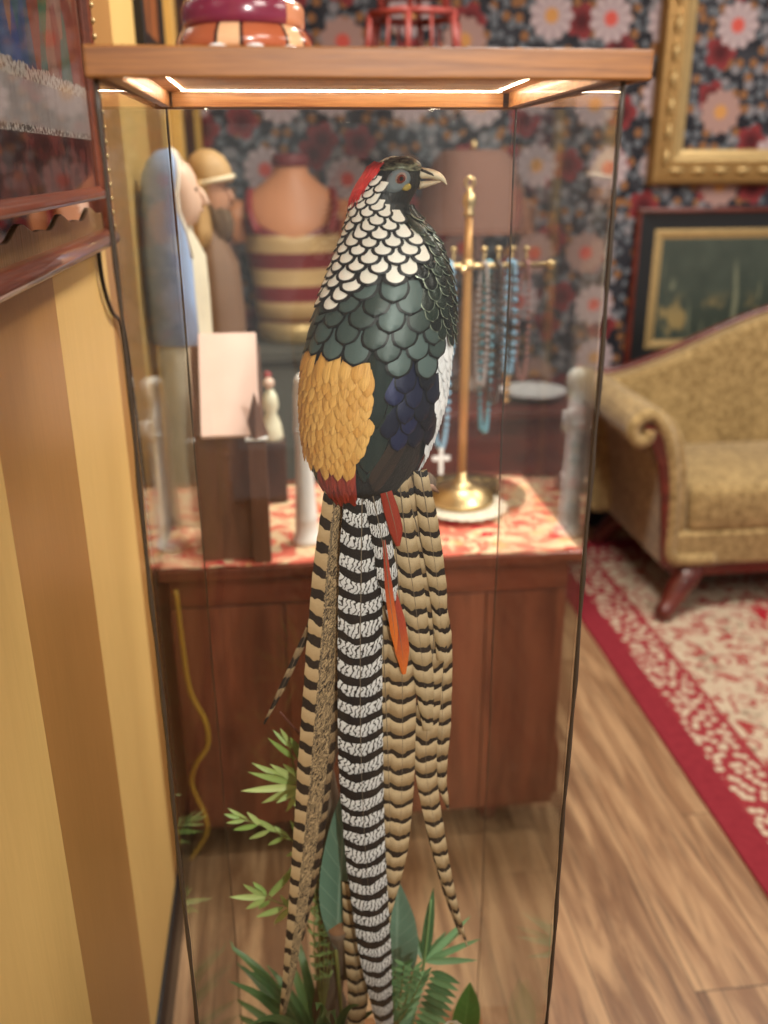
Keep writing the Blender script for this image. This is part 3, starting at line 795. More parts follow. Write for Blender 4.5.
M['leaf_bright'] = leaf_mat('leaf_bright', (58, 128, 48), (92, 160, 70), .4)
M['leaf_moss'] = leaf_mat('leaf_moss', (66, 90, 46), (122, 140, 78), .5)
M['stem'] = plain('stem', (112, 112, 58), .6, 0, .3, .2)

def leaf(mb, p0, d, L, W, nrm=(0, -1, .35), droop=0., fold=.15, peak=.4, nv=9, nu=5, wave=0.):
    d = np.array(d, float); d /= np.linalg.norm(d); nr = np.array(nrm, float)
    mb.rnd = random.random(); P = []; U = []; p = np.array(p0, float)
    for j in range(nv + 1):
        v = j / nv
        if j:
            d2 = d + np.array([0, 0, -1.]) * droop * v; d2 /= np.linalg.norm(d2); p = p + d2 * L / nv
        else: d2 = d
        s_ = np.cross(d2, nr); s_ /= np.linalg.norm(s_) + 1e-9; nn = np.cross(s_, d2)
        w = W / 2 * ((math.sin(PI * min(1, v / peak) / 2)) if v < peak else math.cos(PI / 2 * ((v - peak) / (1 - peak)) ** 1.25)) + 2e-4
        row = []; ur = []
        for i in range(nu):
            u = -1 + 2 * i / (nu - 1)
            row.append(p + s_ * u * w + nn * (abs(u) * w * fold + wave * w * math.sin(v * 14 + u * 2))); ur.append((u, v))
        row = [np.array([min(max(c_[0], -.117), .277), min(max(c_[1], .784), 1.158), max(c_[2], BASE_T + .003)]) for c_ in row]
        P.append(row); U.append(ur)
    mb.grid(P, U)

def px_dir(p, x2, y2, Y2):
    return onY(x2, y2, Y2) - np.array(p)

def sprig(label, stem_px, leaves, Yb, mat='leaf_light', W=.0088, group='bamboo leaf sprigs in the case'):
    base = onY(*stem_px[0][:2], Yb)
    t = thing('bamboo_sprig', label, 'artificial plant', tuple(base), group)
    pts = [tuple(onY(x, y, Yb + dy)) for x, y, dy in stem_px]
    MB().tube(smooth_pts(pts, 18), np.linspace(.0022, .0009, 18), 6).build('stem', M['stem'], t)
    mb = MB()
    for (x0, y0, x1, y1, dy, w) in leaves:
        p0 = onY(x0, y0, Yb + dy * .3); q = onY(x1, y1, Yb + dy)
        d = q - p0; leaf(mb, p0, d, float(np.linalg.norm(d)), W * w, nrm=(random.uniform(-.3, .3), -1, random.uniform(.1, .7)), fold=.2, peak=.35)
    mb.build('foliage', M[mat], t)
    return t

sprig('light green leaf sprig standing left of the tail, highest and fullest of them', [(330, 1010, .03), (318, 900, .02), (306, 830, .01), (299, 790, 0), (288, 740, -.01)],
      [(298, 786, 241, 791, .0, 1.1), (297, 784, 248, 772, -.02, 1.1), (297, 784, 252, 763, .01, 1.1), (299, 782, 270, 764, -.02, 1.), (299, 786, 262, 803, .02, 1.1), (301, 788, 276, 803, -.01, .9),
       (301, 788, 286, 812, .02, .9), (296, 760, 268, 738, -.01, .8), (292, 748, 273, 730, .02, .7), (290, 744, 280, 728, -.02, .6), (306, 764, 290, 737, -.03, 1.3), (303, 780, 283, 764, .03, .9),
       (303, 800, 288, 795, .0, .8), (302, 800, 318, 800, .02, .9), (304, 812, 292, 800, .02, .8)], 1.03)
sprig('light green leaf sprig reaching left with narrow paired leaves, midway down the tail', [(330, 1012, .03), (312, 880, .02), (298, 846, .01), (272, 830, 0), (240, 818, -.01)],
      [(240, 818, 224, 814, .0, .7), (246, 820, 226, 823, -.01, .7), (250, 822, 228, 808, .01, .7), (258, 825, 233, 830, .01, .8), (262, 826, 247, 812, -.01, .8), (270, 830, 249, 839, .02, .9),
       (276, 832, 258, 819, -.01, .9), (284, 837, 268, 845, .01, .8), (290, 840, 274, 826, .01, .9), (300, 846, 318, 838, .02, .9), (302, 850, 286, 856, .0, .8), (306, 846, 290, 820, .02, 1.)], 1.05)
sprig('light green leaf sprig splayed like a star, lowest left of the tail', [(332, 1014, .03), (318, 950, .02), (300, 915, .01), (266, 897, -.01)],
      [(266, 897, 229, 897, .0, 1.0), (266, 897, 243, 884, -.02, 1.), (267, 896, 253, 882, .01, 1.), (266, 898, 246, 909, .01, 1.), (270, 900, 258, 909, .02, .8), (268, 896, 296, 868, -.03, 1.2), (270, 898, 300, 858, .0, .9),
       (285, 907, 256, 917, .0, 1.), (287, 908, 300, 880, -.01, 1.), (290, 908, 274, 924, .02, 1.), (300, 915, 318, 905, .01, .8), (292, 910, 280, 895, .01, .8)], 1.03)

# dark arching strap-leaf plant, bottom left
t = thing('strap_leaf_plant', 'dark green plant with long arching strap leaves at the case floor', 'artificial plant', (.02, 1.0, BASE_T))
mb = MB(); c0 = (.02, 1.0, BASE_T + .08)
for (x, y, Y, w) in ((238, 1008, .93, .022), (250, 936, 1.05, .018), (250, 955, 1.1, .020), (236, 985, 1.1, .014), (232, 1003, 1.12, .014), (252, 1030, .90, .022), (300, 930, 1.08, .016), (270, 960, 1.0, .016), (262, 1050, .95, .02), (345, 985, .95, .016), (360, 1000, .98, .015), (292, 952, 1.12, .018), (318, 965, .9, .02), (240, 1022, 1.0, .02), (282, 1012, .86, .02), (334, 1010, .86, .02), (262, 990, .9, .022), (246, 1015, .95, .024), (284, 968, 1.05, .02), (308, 990, .86, .022), (256, 968, 1.0, .018), (330, 968, .88, .016), (276, 1030, .84, .022), (300, 1040, .88, .02), (275, 985, .92, .018)):
    q = onY(x, y, Y); d = q - np.array(c0); L = float(np.linalg.norm(d))
    leaf(mb, c0, d + np.array([0, 0, .42 * L]), L * 1.04, w, nrm=(0, -.5, 1), droop=.85, fold=.12, peak=.45, nv=14)
mb.build('foliage', M['leaf_dark'], t)
b = MB()
for k in range(4): b.tube([(.02 + .006 * math.cos(k * 1.57), 1.0 + .006 * math.sin(k * 1.57), BASE_T), (.02, 1.0, BASE_T + .082)], .003, 6)
b.build('stem', M['stem'], t)
# fine moss-like trailing fern beside the trunk
t = thing('trailing_fern', 'fine pale green fern trailing beside the driftwood stub', 'artificial plant', tuple(onY(322, 1020, 1.0)))
mb = MB(); st_ = MB()
for k in range(5):
    x0 = 314 + 5 * k; pts = smooth_pts([tuple(onY(322, 1022, 1.0)), tuple(onY(x0, 940, .995)), tuple(onY(x0 + random.uniform(-8, 6), 858 + 14 * k, 1.0))], 16)
    st_.tube(pts, np.linspace(.0012, .0005, 16), 5)
    for j in range(4, 16):
        for s_ in (-1, 1):
            leaf(mb, pts[j], (s_ * .8, random.uniform(-.6, .6), random.uniform(.2, .9)), random.uniform(.008, .015), .004, nv=4, nu=3)
mb.build('foliage', M['leaf_moss'], t); st_.build('stem', M['stem'], t)
t = thing('trailing_fern', 'small fresh green fern in front of the big leaf, right of the tail tip', 'artificial plant', tuple(onY(392, 1030, .96)))
mb = MB(); st_ = MB()
for k in range(5):
    pts = smooth_pts([tuple(onY(392, 1034, .96)), tuple(onY(388 + 6 * k, 1000, .955)), tuple(onY(386 + 9 * k, 965 + 6 * abs(k - 2), .95))], 12)
    st_.tube(pts, np.linspace(.0013, .0005, 12), 5)
    for j in range(2, 12):
        for s_ in (-1, 1): leaf(mb, pts[j], (s_ * .7, random.uniform(-.3, .3), .75), .020, .0055, nv=4, nu=3)
mb.build('foliage', M['leaf_palm'], t); st_.build('stem', M['stem'], t)
# two big dusky leaves
def big_leaf(label, base, tip, Y0, Y1, W, mat, nrm, root):
    p0 = onY(*base, Y0); q = onY(*tip, Y1); t = thing('broad_leaf', label, 'artificial leaf', root)
    mb = MB(); d = q - p0; leaf(mb, p0, d, float(np.linalg.norm(d)), W, nrm=nrm, fold=.18, peak=.42, nv=16, nu=9, wave=.03); mb.build('blade', M[mat], t)
    MB().tube(smooth_pts([root, tuple((np.array(root) + p0) / 2 + np.array([0.004, 0, 0])), tuple(p0)], 8), .0028, 7).build('stem', M['stem'], t)
big_leaf('big dusky green leaf upright between the branch and white tail feather', (336, 950), (346, 782), .985, .99, .064, 'leaf_dusky', (.3, -1, .1), (.045, 1.05, BASE_T))
big_leaf('big dusky green oval leaf right of the white tail tip', (396, 992), (398, 880), 1.0, 1.03, .064, 'leaf_dusky', (-.3, -1, .15), (.10, 1.0, BASE_T))
big_leaf('small bright green rounded leaf at the lower right by the palm fan', (462, 1046), (470, 982), 1.03, 1.04, .044, 'leaf_bright', (0, -1, .4), (.185, 1.03, BASE_T))
# palm fan, bottom right
t = thing('palm_plant', 'green palm plant with fans of narrow blades right of the tail', 'artificial plant', (.14, 1.0, BASE_T))
mb = MB(); cc_ = onY(424, 962, 1.0)
for (x, y, Y, w) in ((433, 888, 1.02, .016), (470, 914, 1.05, .010), (481, 936, 1.03, .010), (478, 958, 1.0, .010), (446, 930, 1.04, .010), (414, 930, 1.03, .010), (465, 925, 1.1, .009)):
    q = onY(x, y, Y); d = q - cc_; leaf(mb, cc_, d, float(np.linalg.norm(d)), w, nrm=(0, -1, .5), droop=.1, peak=.3, nv=10)
for k in range(12):
    s0 = onY(430 - 2 * k, 972 + 6 * k, .99); q = onY(460 - 1.5 * k, 984 + 7 * k, .96); d = q - s0
    leaf(mb, s0, d + np.array([0, 0, .01]), .050, .011, nrm=(.2, -1, .8), droop=.35, peak=.35)
    q = onY(396 - k, 986 + 7 * k, .97); d = q - s0; leaf(mb, s0, d + np.array([0, 0, .01]), .038, .009, nrm=(-.2, -1, .8), droop=.3, peak=.35)
mb.build('foliage', M['leaf_palm'], t)
MB().tube(smooth_pts([(.14, 1.0, BASE_T), tuple(onY(412, 1024, .99)), tuple(cc_), tuple(onY(431, 900, 1.01))], 16), np.linspace(.004, .0015, 16), 7).build('stem', plain('palm_stem', (112, 150, 96), .5), t)
# white blossom at the bottom edge
t = thing('white_flower', 'white artificial blossom low beside the palm plant', 'artificial flower', tuple(onY(451, 1030, .90)))
mb = MB(); c0 = onY(451, 1024, .90)
for k in range(6):
    a = 2 * PI * k / 6; leaf(mb, c0, (math.cos(a), -.5, .9 * math.sin(a) + .3), .017, .013, nrm=(0, -1, .2), fold=.25, peak=.6)
g = G('petal_white', .6); g.col(g.mix(g.sep(g.uv())[1], lin(230, 226, 206), lin(246, 244, 238))); mb.build('petals', g.m, t)
MB().ball(c0 + np.array([0, -.004, 0]), .004).build('flower_centre', plain('pollen', (214, 176, 64), .7), t)
MB().tube([tuple(c0), (c0[0], c0[1] + .02, BASE_T)], .0022, 6).build('stem', M['stem'], t)

# ------------------------------------------------------------------ turned vase on the lid
ux, uy, uz = -.0185, .832, LIDT + .0002
vs_ = thing('turned_vase', 'turned segmented wood vase base standing on the oak lid', 'vase', (ux, uy, uz))
g = G('segmented_wood', .22); v = g.sep(g.obj()); an = g.math('ARCTAN2', v[1], v[0])
seg = g.math('FRACT', g.math('MULTIPLY', g.math('ADD', an, 1.57 + .36), 6 / (2 * PI)))
c = g.mix(g.noise(g.scale(g.obj(), 20, 20, 60), 2, 3), lin(150, 74, 46), lin(184, 104, 70))
c = g.mix(g.math('LESS_THAN', seg, .30), c, lin(226, 178, 136)); c = g.mix(g.math('MULTIPLY', g.math('GREATER_THAN', seg, .30), g.math('LESS_THAN', seg, .35)), c, lin(52, 36, 34))
c = g.mix(g.math('GREATER_THAN', seg, .95), c, lin(52, 36, 34)); g.col(c); g.set('Coat Weight', .25); segm = g.m
g = G('purple_wood', .2); v = g.sep(g.obj()); an = g.math('ARCTAN2', v[1], v[0]); nz = g.noise(g.scale(g.obj(), 20, 20, 60), 2, 3)
c = g.mix(nz, lin(104, 30, 52), lin(138, 52, 76)); c = g.mix(g.math('LESS_THAN', g.math('ABSOLUTE', g.math('ADD', an, .42)), .38), c, lin(200, 136, 100)); g.col(c); g.set('Coat Weight', .35); purp = g.m
MB().lathe([(.0535, .003), (.0555, .006), (.054, .012), (.050, .018), (.047, .0205)], (ux, uy, uz), 48).build('foot_ring', segm, vs_)
MB().lathe([(.046, .0205), (.0485, .0215), (.0492, .026), (.0492, .034), (.047, .038), (.038, .0405)], (ux, uy, uz), 48).build('collar_ring', purp, vs_)
MB().lathe([(.036, .0405), (.0345, .046), (.033, .058), (.036, .08), (.05, .12), (.06, .16), (.055, .20), (.042, .23), (.045, .25)], (ux, uy, uz), 48).build('body', plain('maple', (214, 158, 116), .25, 0, .5, .12, 40), vs_)
for k in range(5):
    a = -2.6 + k * .55 + .1; MB().ball((ux + .0525 * math.cos(a), uy + .0525 * math.sin(a), uz + .0030), .0078, 10, 6, .38).build('felt_pad', M['white_ceramic'], vs_)

# ------------------------------------------------------------------ picture and mirror on the left wall
mr = thing('wall_mirror', 'wall mirror with a wavy carved wooden lower rail behind the picture', 'mirror', (WX, .9, 1.39))
MY0, MY1 = .25, 1.50
g = G('mirror_glass', .03, 1.); g.col(lin(214, 214, 214)); 
MB().box(WX, WX + .006, MY0, MY1, 1.41, 2.15).build('mirror_glass', g.m, mr, False)
wv = []
N = 90
for k in range(N + 1):
    y = MY0 + (MY1 - MY0) * k / N; wv.append((y, 1.434 + .006 * math.cos((y - 1.40) * 2 * PI / .19) + .003 * math.cos((y - 1.40) * 4 * PI / .19 + .6)))
mb = MB()
mb.prism([(MY0, 1.405)] + wv + [(MY1, 1.405)], WX + .006, WX + .0095, 'yz')
g = G('carved_wood', .4); nz = g.noise(g.scale(g.obj(), 10, 140, 14), 1.5, 3); g.col(g.mix(nz, lin(84, 60, 36), lin(140, 106, 66))); g.bump(nz, .5, .004); g.set('Coat Weight', .3)
mb.build('wavy_rail', g.m, mr, False, .001)
mb = MB(); mb.prism([(WX, 1.386), (WX + .028, 1.386), (WX + .032, 1.394), (WX + .028, 1.402), (WX + .02, 1.408), (WX, 1.408)], MY0, MY1); mb.build('bottom_moulding', M['frame_wood'], mr, True, .002)
mb = MB(); mb.box(WX, WX + .022, MY1 - .012, MY1 + .008, 1.39, 2.15); mb.build('side_frame', M['frame_wood'], mr, False, .004)
mb = MB()
for k in range(36): mb.ball((WX + .023, MY1 - .002, 1.41 + k * .02), .0045, 8, 6)
mb.build('beading', M['gilt_pale'], mr)
pc = thing('framed_picture', 'brown framed print of robed diners at a white clothed table', 'picture', (WX + .02, 1.0, 1.458))
PX = WX + .022; PY0, PY1, PZ0, PZ1 = .45, 1.39, 1.455, 2.02
fr_ = MB(); fw = .016
def rail(mb, a, b_, horiz, out):
    prof = [(0, 0), (0, .014), (.004, .018), (.010, .016), (.013, .010), (fw, .009), (fw, 0)]
    if horiz:
        vs = [[(PX + h, y, z0 + (w if out > 0 else -w)) for w, h in prof] for (y, z0) in ((a[0], a[1]), (b_[0], b_[1]))]
    else:
        vs = [[(PX + h, y0 + (w if out > 0 else -w), z) for w, h in prof] for (y0, z) in ((a[0], a[1]), (b_[0], b_[1]))]
    mb.rings(vs)
rail(fr_, (PY0, PZ0), (PY1, PZ0), True, 1); rail(fr_, (PY0, PZ1), (PY1, PZ1), True, -1); rail(fr_, (PY0, PZ0 + .001), (PY0, PZ1 - .001), False, 1); rail(fr_, (PY1, PZ0 + .001), (PY1, PZ1 - .001), False, -1)
fr_.build('frame', M['frame_wood'], pc, False, .0015)
# generic banquet print: coloured robes above a white cloth
g = G('print', .35); v = g.sep(g.obj()); yy, zz = v[1], g.math('ADD', v[2], 1.458); yy = g.math('ADD', yy, 1.0)
cellk = g.vor(g.comb(g.math('MULTIPLY', yy, 30.), g.math('MULTIPLY', zz, 9.), 0.), 1., .9, 'F1', '2D'); hs = g.n('ShaderNodeHueSaturation')
h3 = g.sep(cellk.outputs['Color'])
rob = g.mix(h3[0], lin(64, 122, 76), lin(52, 82, 160)); rob = g.mix(g.math('GREATER_THAN', h3[1], .55), rob, lin(156, 74, 52)); rob = g.mix(g.math('GREATER_THAN', h3[2], .74), rob, lin(170, 120, 96))
fold = g.noise(g.comb(g.math('MULTIPLY', yy, 90.), g.math('MULTIPLY', zz, 14.), 0.), 1., 3); rob = g.mix(g.math('MULTIPLY', fold, .6), rob, lin(40, 28, 30))
clo = g.mix(g.noise(g.comb(g.math('MULTIPLY', yy, 70.), g.math('MULTIPLY', zz, 10.), 0.), 1., 3), lin(140, 128, 128), lin(190, 180, 178))
top = g.mix(g.ramp(g.vor(g.comb(yy, zz, 0.), 110, 1., 'F1', '2D').outputs['Distance'], .15, .4), lin(128, 100, 86), lin(200, 188, 178))
lowp = g.mix(g.ramp(g.noise(g.comb(yy, zz, 0.), 26, 3), .42, .6), lin(58, 34, 34), lin(120, 66, 62))
c = g.mix(g.math('GREATER_THAN', zz, 1.530), lowp, clo); lace = g.noise(g.comb(yy, zz, 0.), 160, 2)
c = g.mix(g.math('MULTIPLY', g.math('GREATER_THAN', zz, 1.530), g.math('LESS_THAN', zz, 1.537)), c, g.mix(g.ramp(lace, .45, .55), lin(90, 76, 74), lin(206, 198, 192)))
c = g.mix(g.math('GREATER_THAN', zz, 1.580), c, top); c = g.mix(g.math('GREATER_THAN', g.math('ADD', zz, g.math('MULTIPLY', g.math('SUBTRACT', fold, .5), .02)), 1.594), c, rob)
g.col(c); g.set('Coat Weight', .0)
MB().box(PX, PX + .004, PY0 + .012, PY1 - .012, PZ0 + .012, PZ1 - .012).build('print', g.m, pc, False)
MB().box(PX + .006, PX + .0085, PY0 + .013, PY1 - .013, PZ0 + .013, PZ1 - .013).build('glazing', M['glass'], pc, False)

# things hung farther along the left wall
t = thing('wall_sconce', 'black iron sconce hanging on the left wall above the statues', 'sconce', (WX, 1.9, 1.8))
b = MB(); b.box(WX, WX + .008, 1.87, 1.93, 1.80, 2.02); b.build('back_plate', M['iron'], t, False, .003)
b = MB(); b.tube(smooth_pts([(WX + .008, 1.9, 1.9), (WX + .04, 1.9, 1.86), (WX + .055, 1.9, 1.9), (WX + .055, 1.9, 1.95)], 14), .006); b.build('arm', M['iron'], t)
b = MB(); b.lathe([(.004, 0), (.026, .004), (.028, .012), (.010, .014), (.010, .075), (.004, .08)], (WX + .055, 1.9, 1.95), 18); b.build('candle_cup', M['iron'], t)
t = thing('framed_picture', 'copper framed narrow picture high on the left wall beyond the case', 'picture', (WX, 2.3, 1.7))
b = MB()
for bx in ((2.14, 2.18, 1.72, 2.4), (2.52, 2.56, 1.72, 2.4), (2.18, 2.52, 1.72, 1.76), (2.18, 2.52, 2.36, 2.4)): b.box(WX, WX + .02, *bx)
b.build('frame', M['iron'], t, False, .003)
g = G('copper_art', .4, .3); g.col(g.mix(g.ramp(g.noise(g.scale(g.obj(), 3, 22, 4), 1.2, 3), .4, .62), lin(176, 104, 56), lin(96, 60, 40))); MB().box(WX, WX + .01, 2.18, 2.52, 1.76, 2.36).build('artwork', g.m, t, False)
b = MB(); b.tube(smooth_pts([(WX + .006, 1.44, 1.384), (WX + .006, 1.45, 1.33), (WX + .006, 1.50, 1.28), (WX + .006, 1.58, 1.24), (WX + .006, 1.62, 1.10), (WX + .006, 1.64, .86), (WX + .006, 1.64, .105)], 40), .0035, 8)
tag(b.build('power_cord', plain('black_cord', (24, 22, 22), .5), origin=(WX, 1.45, 1.3)), 'black cord running down the striped wall beside the case', 'cord')

# ------------------------------------------------------------------ sewing desk behind the case
DX0, DX1, DY0, DY1, DT = -.262, .603, 1.665, 2.20, .75
dk = thing('wooden_cabinet', 'red-brown low wooden cabinet with board front behind the case', 'cabinet', (.17, 1.9, 0))
MB().box(DX0, DX1, DY0, DY1, DT - .024, DT).build('cabinet_top', M['cherry_top'], dk, False, .004)
b = MB(); b.box(DX0 + .015, .578, 1.685, 1.70, .105, DT - .024); b.box(DX0 + .015, DX0 + .03, 1.70, 2.18, .105, DT - .024); b.box(.563, .578, 1.70, 2.18, .105, DT - .024); b.box(DX0 + .03, .563, 2.165, 2.18, .105, DT - .024); b.box(DX0 + .03, .563, 1.70, 2.165, .105, .12)
b.build('carcass', M['cherry'], dk, False, .002)
b = MB(); b.box(DX0 + .02, .574, 1.675, 1.685, DT - .085, DT - .024); b.build('apron', M['cherry_top'], dk, False, .002)
for x0, x1 in ((-.245, -.02), (-.015, .20), (.205, .40), (.405, .572)):
    MB().box(x0, x1, 1.679, 1.685, .115, DT - .09).build('front_board', M['cherry'], dk, False, .0015)
for x, y in ((-.06, 1.78), (.45, 1.78), (-.06, 2.12), (.45, 2.12)):
    MB().lathe([(.014, 0), (.022, .012), (.024, .03), (.016, .045), (.027, .075), (.030, .105)], (x, y, 0), 18).build('leg', M['mahogany'], dk)
b = MB(); b.prism([(.574, .12), (.592, .13), (.592, .24), (.585, .27), (.574, .30)], 1.69, 1.74); b.build('corner_block', M['cherry'], dk, False, .003)
# cloth with gentle ripples
nx, ny = 60, 40
P = [[(DX0 + .004 + (DX1 - .014 - DX0) * i / (nx - 1), DY0 + .008 + (DY1 - DY0 - .06) * j / (ny - 1), DT + .0012 + .0012 * (1 + math.sin(i * .9 + j * .35))) for j in range(ny)] for i in range(nx)]
cl = MB().grid(P).build('table_cloth', M['cloth'], origin=(.17, 1.9, DT), solid=.0015)
tag(cl, 'red and cream floral cloth spread over the low cabinet', 'tablecloth')
CT = DT + .0045

# yellow cord down the front of the cabinet
pts = [tuple(onY(x, y, 1.66)) for x, y in ((176, 590), (182, 640), (190, 690), (205, 720), (208, 745), (196, 765), (192, 785), (205, 815), (206, 835), (190, 860))]
b = MB(); b.tube(smooth_pts(pts, 60), .0045, 8)
tag(b.build('extension_cord', plain('yellow_cord', (190, 150, 50), .5), origin=pts[0]), 'yellow cord dangling in wiggles before the cabinet front', 'cord')

# ---- wooden house
hs_ = thing('wooden_house', 'brown wooden house model with a steep pink roof on the cloth', 'model house', (-.115, 1.78, CT))
hx0, hx1, hy0, hy1 = -.175, -.042, 1.70, 1.83
b = MB(); b.box(hx0, hx1, hy0, hy1, CT, 1.018); b.prism([(hy0, 1.018), (hy1, 1.018), ((hy0 + hy1) / 2 + .02, 1.172)], hx0, hx1, 'yz'); b.build('walls', M['house_wood'], hs_, False, .002)
ry = (hy0 + hy1) / 2 + .02
b = MB(); b.hexa([(-.158, hy0 - .012, 1.012), (hx1 - .006, hy0 - .012, 1.012), (hx1 - .006, ry, 1.185), (-.158, ry, 1.185)], [(-.158, hy0 - .018, 1.019), (hx1 - .006, hy0 - .018, 1.019), (hx1 - .006, ry - .002, 1.195), (-.158, ry - .002, 1.195)]); b.build('roof_panel', M['pink_roof'], hs_, False, .001)
b = MB(); b.hexa([(-.158, ry, 1.185), (hx1 - .006, ry, 1.185), (hx1 - .006, hy1 + .012, 1.012), (-.158, hy1 + .012, 1.012)], [(-.158, ry, 1.195), (hx1 - .006, ry, 1.195), (hx1 - .006, hy1 + .018, 1.019), (-.158, hy1 + .018, 1.019)]); b.build('roof_panel', M['pink_roof'], hs_, False, .001)
b = MB(); b.box(hx1 - .03, hx1 + .004, hy0 - .022, hy0 + .012, CT, 1.012); b.lathe([(.024, 0), (.0005, .085)], (hx1 - .013, hy0 - .005, 1.012), 4); b.build('steeple', M['house_wood'], hs_, False, .001)
MB().box(hx1 - .034, hx1 + .008, hy0 - .026, hy0 + .016, 1.008, 1.013).build('steeple_ledge', M['white_ceramic'], hs_, False, .001)

# ---- white figurines
def figurine(x, y, label, flip=1):
    t = thing('figurine', label, 'figurine', (x, y, CT), 'white figurines on the cabinet')
    b = MB(); b.lathe([(.030, 0), (.0315, .006), (.029, .014), (.0245, .022), (.0225, .05), (.0235, .053), (.0225, .057), (.0195, .12), (.017, .19), (.0175, .23), (.02, .25)], (x, y, CT), 28); b.build('robe', M['white_ceramic'], t)
    b = MB(); b.tube(smooth_pts([(x, y, CT + .24), (x - flip * .001, y, CT + .28), (x - flip * .003, y, CT + .31), (x + flip * .004, y, CT + .335), (x + flip * .010, y - .002, CT + .345)], 16), np.interp(np.linspace(0, 1, 16), [0, .5, .75, 1], [.020, .014, .019, .013]), 16); b.ball((x + flip * .004, y - .002, CT + .342), .019, 16, 10); b.build('head', M['white_ceramic'], t)
    b = MB(); b.tube(smooth_pts([(x + flip * .008, y - .008, CT + .235), (x + flip * .022, y - .012, CT + .255), (x + flip * .022, y - .010, CT + .275)], 8), [.008, .009, .009, .009, .009, .008, .008, .005], 10); b.build('hand', M['white_ceramic'], t)
    return t
figurine(.036, 1.775, 'slim white figurine on a flared base left of the pheasant body')

# ---- small cream figure farther back on the cabinet
t = thing('figurine', 'small cream angel figure on a dark block behind the house', 'figurine', (-.03, 2.05, CT))
b = MB(); b.box(-.06, .0, 2.02, 2.08, CT, .90); b.build('block', M['dark_brown'], t, False, .003)
b = MB(); b.lathe([(.024, .98), (.026, .99), (.021, 1.02), (.012, 1.045), (.018, 1.06), (.015, 1.085), (.006, 1.10)], (-.03, 2.05, -.08), 20); b.build('gown', plain('cream_glaze', (226, 222, 196), .4), t)
MB().ball((-.032, 2.045, 1.035), .013).build('head', plain('pale_glaze', (220, 190, 172), .4), t)
MB().ball((-.034, 2.05, 1.052), .009).build('hat', plain('red_glaze', (150, 44, 44), .4), t)

# ---- veiled statue and bearded statue
def robe_rings(prof, x, y, z0, n=28, lump=.06, seed=1.):
    R_ = []
    for (ax, ay, h, ox) in prof:
        ring = []
        for k in range(n):
            a = 2 * PI * k / n; w = 1 + lump * math.sin(7 * a + seed + h * 4) * (.4 + .6 * abs(math.sin(a)))
            ring.append((x + ox + ax * w * math.cos(a), y + ay * w * math.sin(a), z0 + h))
        R_.append(ring)
    return R_
def face(x, y, z, s, mat, parent, name='face'):
    """profile head looking to +x"""
    b = MB(); R_ = []
    prof = [(-.058, .010, .030, .022), (-.050, .022, .034, .030), (-.034, .030, .040, .036), (-.012, .033, .044, .040), (.010, .032, .044, .042), (.034, .028, .040, .040), (.052, .018, .028, .030), (.060, .006, .010, .012)]
    nose = {-.058: .0, -.050: .004, -.034: .003, -.012: .006, .010: .0, .034: .0, .052: 0, .060: 0}
    for (h, fx, ay, bx) in prof:
        ring = []
        for k in range(24):
            a = 2 * PI * k / 24; cx_ = math.cos(a); ex = (fx if cx_ > 0 else bx) * cx_
            if abs(math.sin(a)) < .3 and cx_ > 0: ex += nose[h]
            ring.append((x + s * ex, y + s * ay * math.sin(a), z + s * h))
        R_.append(ring)
    b.rings(R_)
    b.tube([(x + s * .030, y, z + s * .014), (x + s * .040, y, z - s * .002), (x + s * .046, y, z - s * .014), (x + s * .034, y, z - s * .018)], [s * .004, s * .006, s * .008, s * .005], 8)
    b.tube([(x + s * .029, y - s * .012, z - s * .028), (x + s * .037, y, z - s * .028), (x + s * .029, y + s * .012, z - s * .028)], s * .004, 6)
    o = b.build(name, mat, parent)
    e_ = MB()
    for q_ in (-1, 1): MB().ball((x + s * .0285, y + q_ * s * .017, z + s * .010), s * .0052, 10, 6, .6).build('painted_eye', M['dark_brown'], o)
    return o
skin = plain('painted_skin', (222, 186, 164), .45, 0, .4, .06)
M['blue_veil'] = plain('blue_veil', (150, 172, 212), .5, 0, .4, .2, 16)
M['cream_robe'] = plain('cream_robe', (214, 204, 182), .55, 0, .4, .15, 20)
mx_, my_ = -.198, 1.95
t = thing('veiled_statue', 'painted statue of a woman in a pale blue veil behind the house', 'statue', (mx_, my_, CT))
b = MB(); b.rings(robe_rings([(.060, .060, 0, .0), (.066, .064, .02, 0), (.060, .062, .15, 0), (.055, .060, .35, 0), (.056, .066, .50, 0), (.054, .066, .57, 0), (.030, .036, .62, 0), (.022, .026, .645, .004), (.022, .026, .68, .006)], mx_, my_, CT)); b.build('robe', M['cream_robe'], t)
face(mx_ + .014, my_, CT + .688, 1.06, skin, t)
# veil: open shell round the head and shoulders
R_ = []
for (h, ax, ay, ox, op) in ((.40, .066, .080, -.004, 1.0), (.50, .066, .084, -.006, 1.0), (.57, .064, .080, -.008, .95), (.62, .060, .066, -.010, 1.0), (.66, .057, .060, -.010, 1.2), (.69, .056, .058, -.008, 1.25), (.725, .052, .054, -.006, 1.15), (.75, .041, .043, -.004, 1.1), (.766, .024, .026, -.004, 1.1), (.771, .004, .005, -.002, 1.15)):
    R_.append([(mx_ + ox + ax * math.cos(a) * (1 + .04 * math.sin(5 * a)), my_ + ay * math.sin(a), CT + h) for a in np.linspace(op, 2 * PI - op, 26)])
b = MB().grid(R_); b.build('veil', M['blue_veil'], t, solid=.005)
edge_l = [r[0] for r in R_[2:]]; edge_r = [r[-1] for r in R_[2:]]
b = MB(); b.tube(edge_l + edge_r[::-1], .0045, 8); b.build('veil_border', plain('veil_white', (232, 226, 214), .5), t)
jx, jy = -.152, 2.32
t = thing('bearded_statue', 'painted statue of a bearded man in a tan headscarf behind the veiled one', 'statue', (jx, jy, 0))
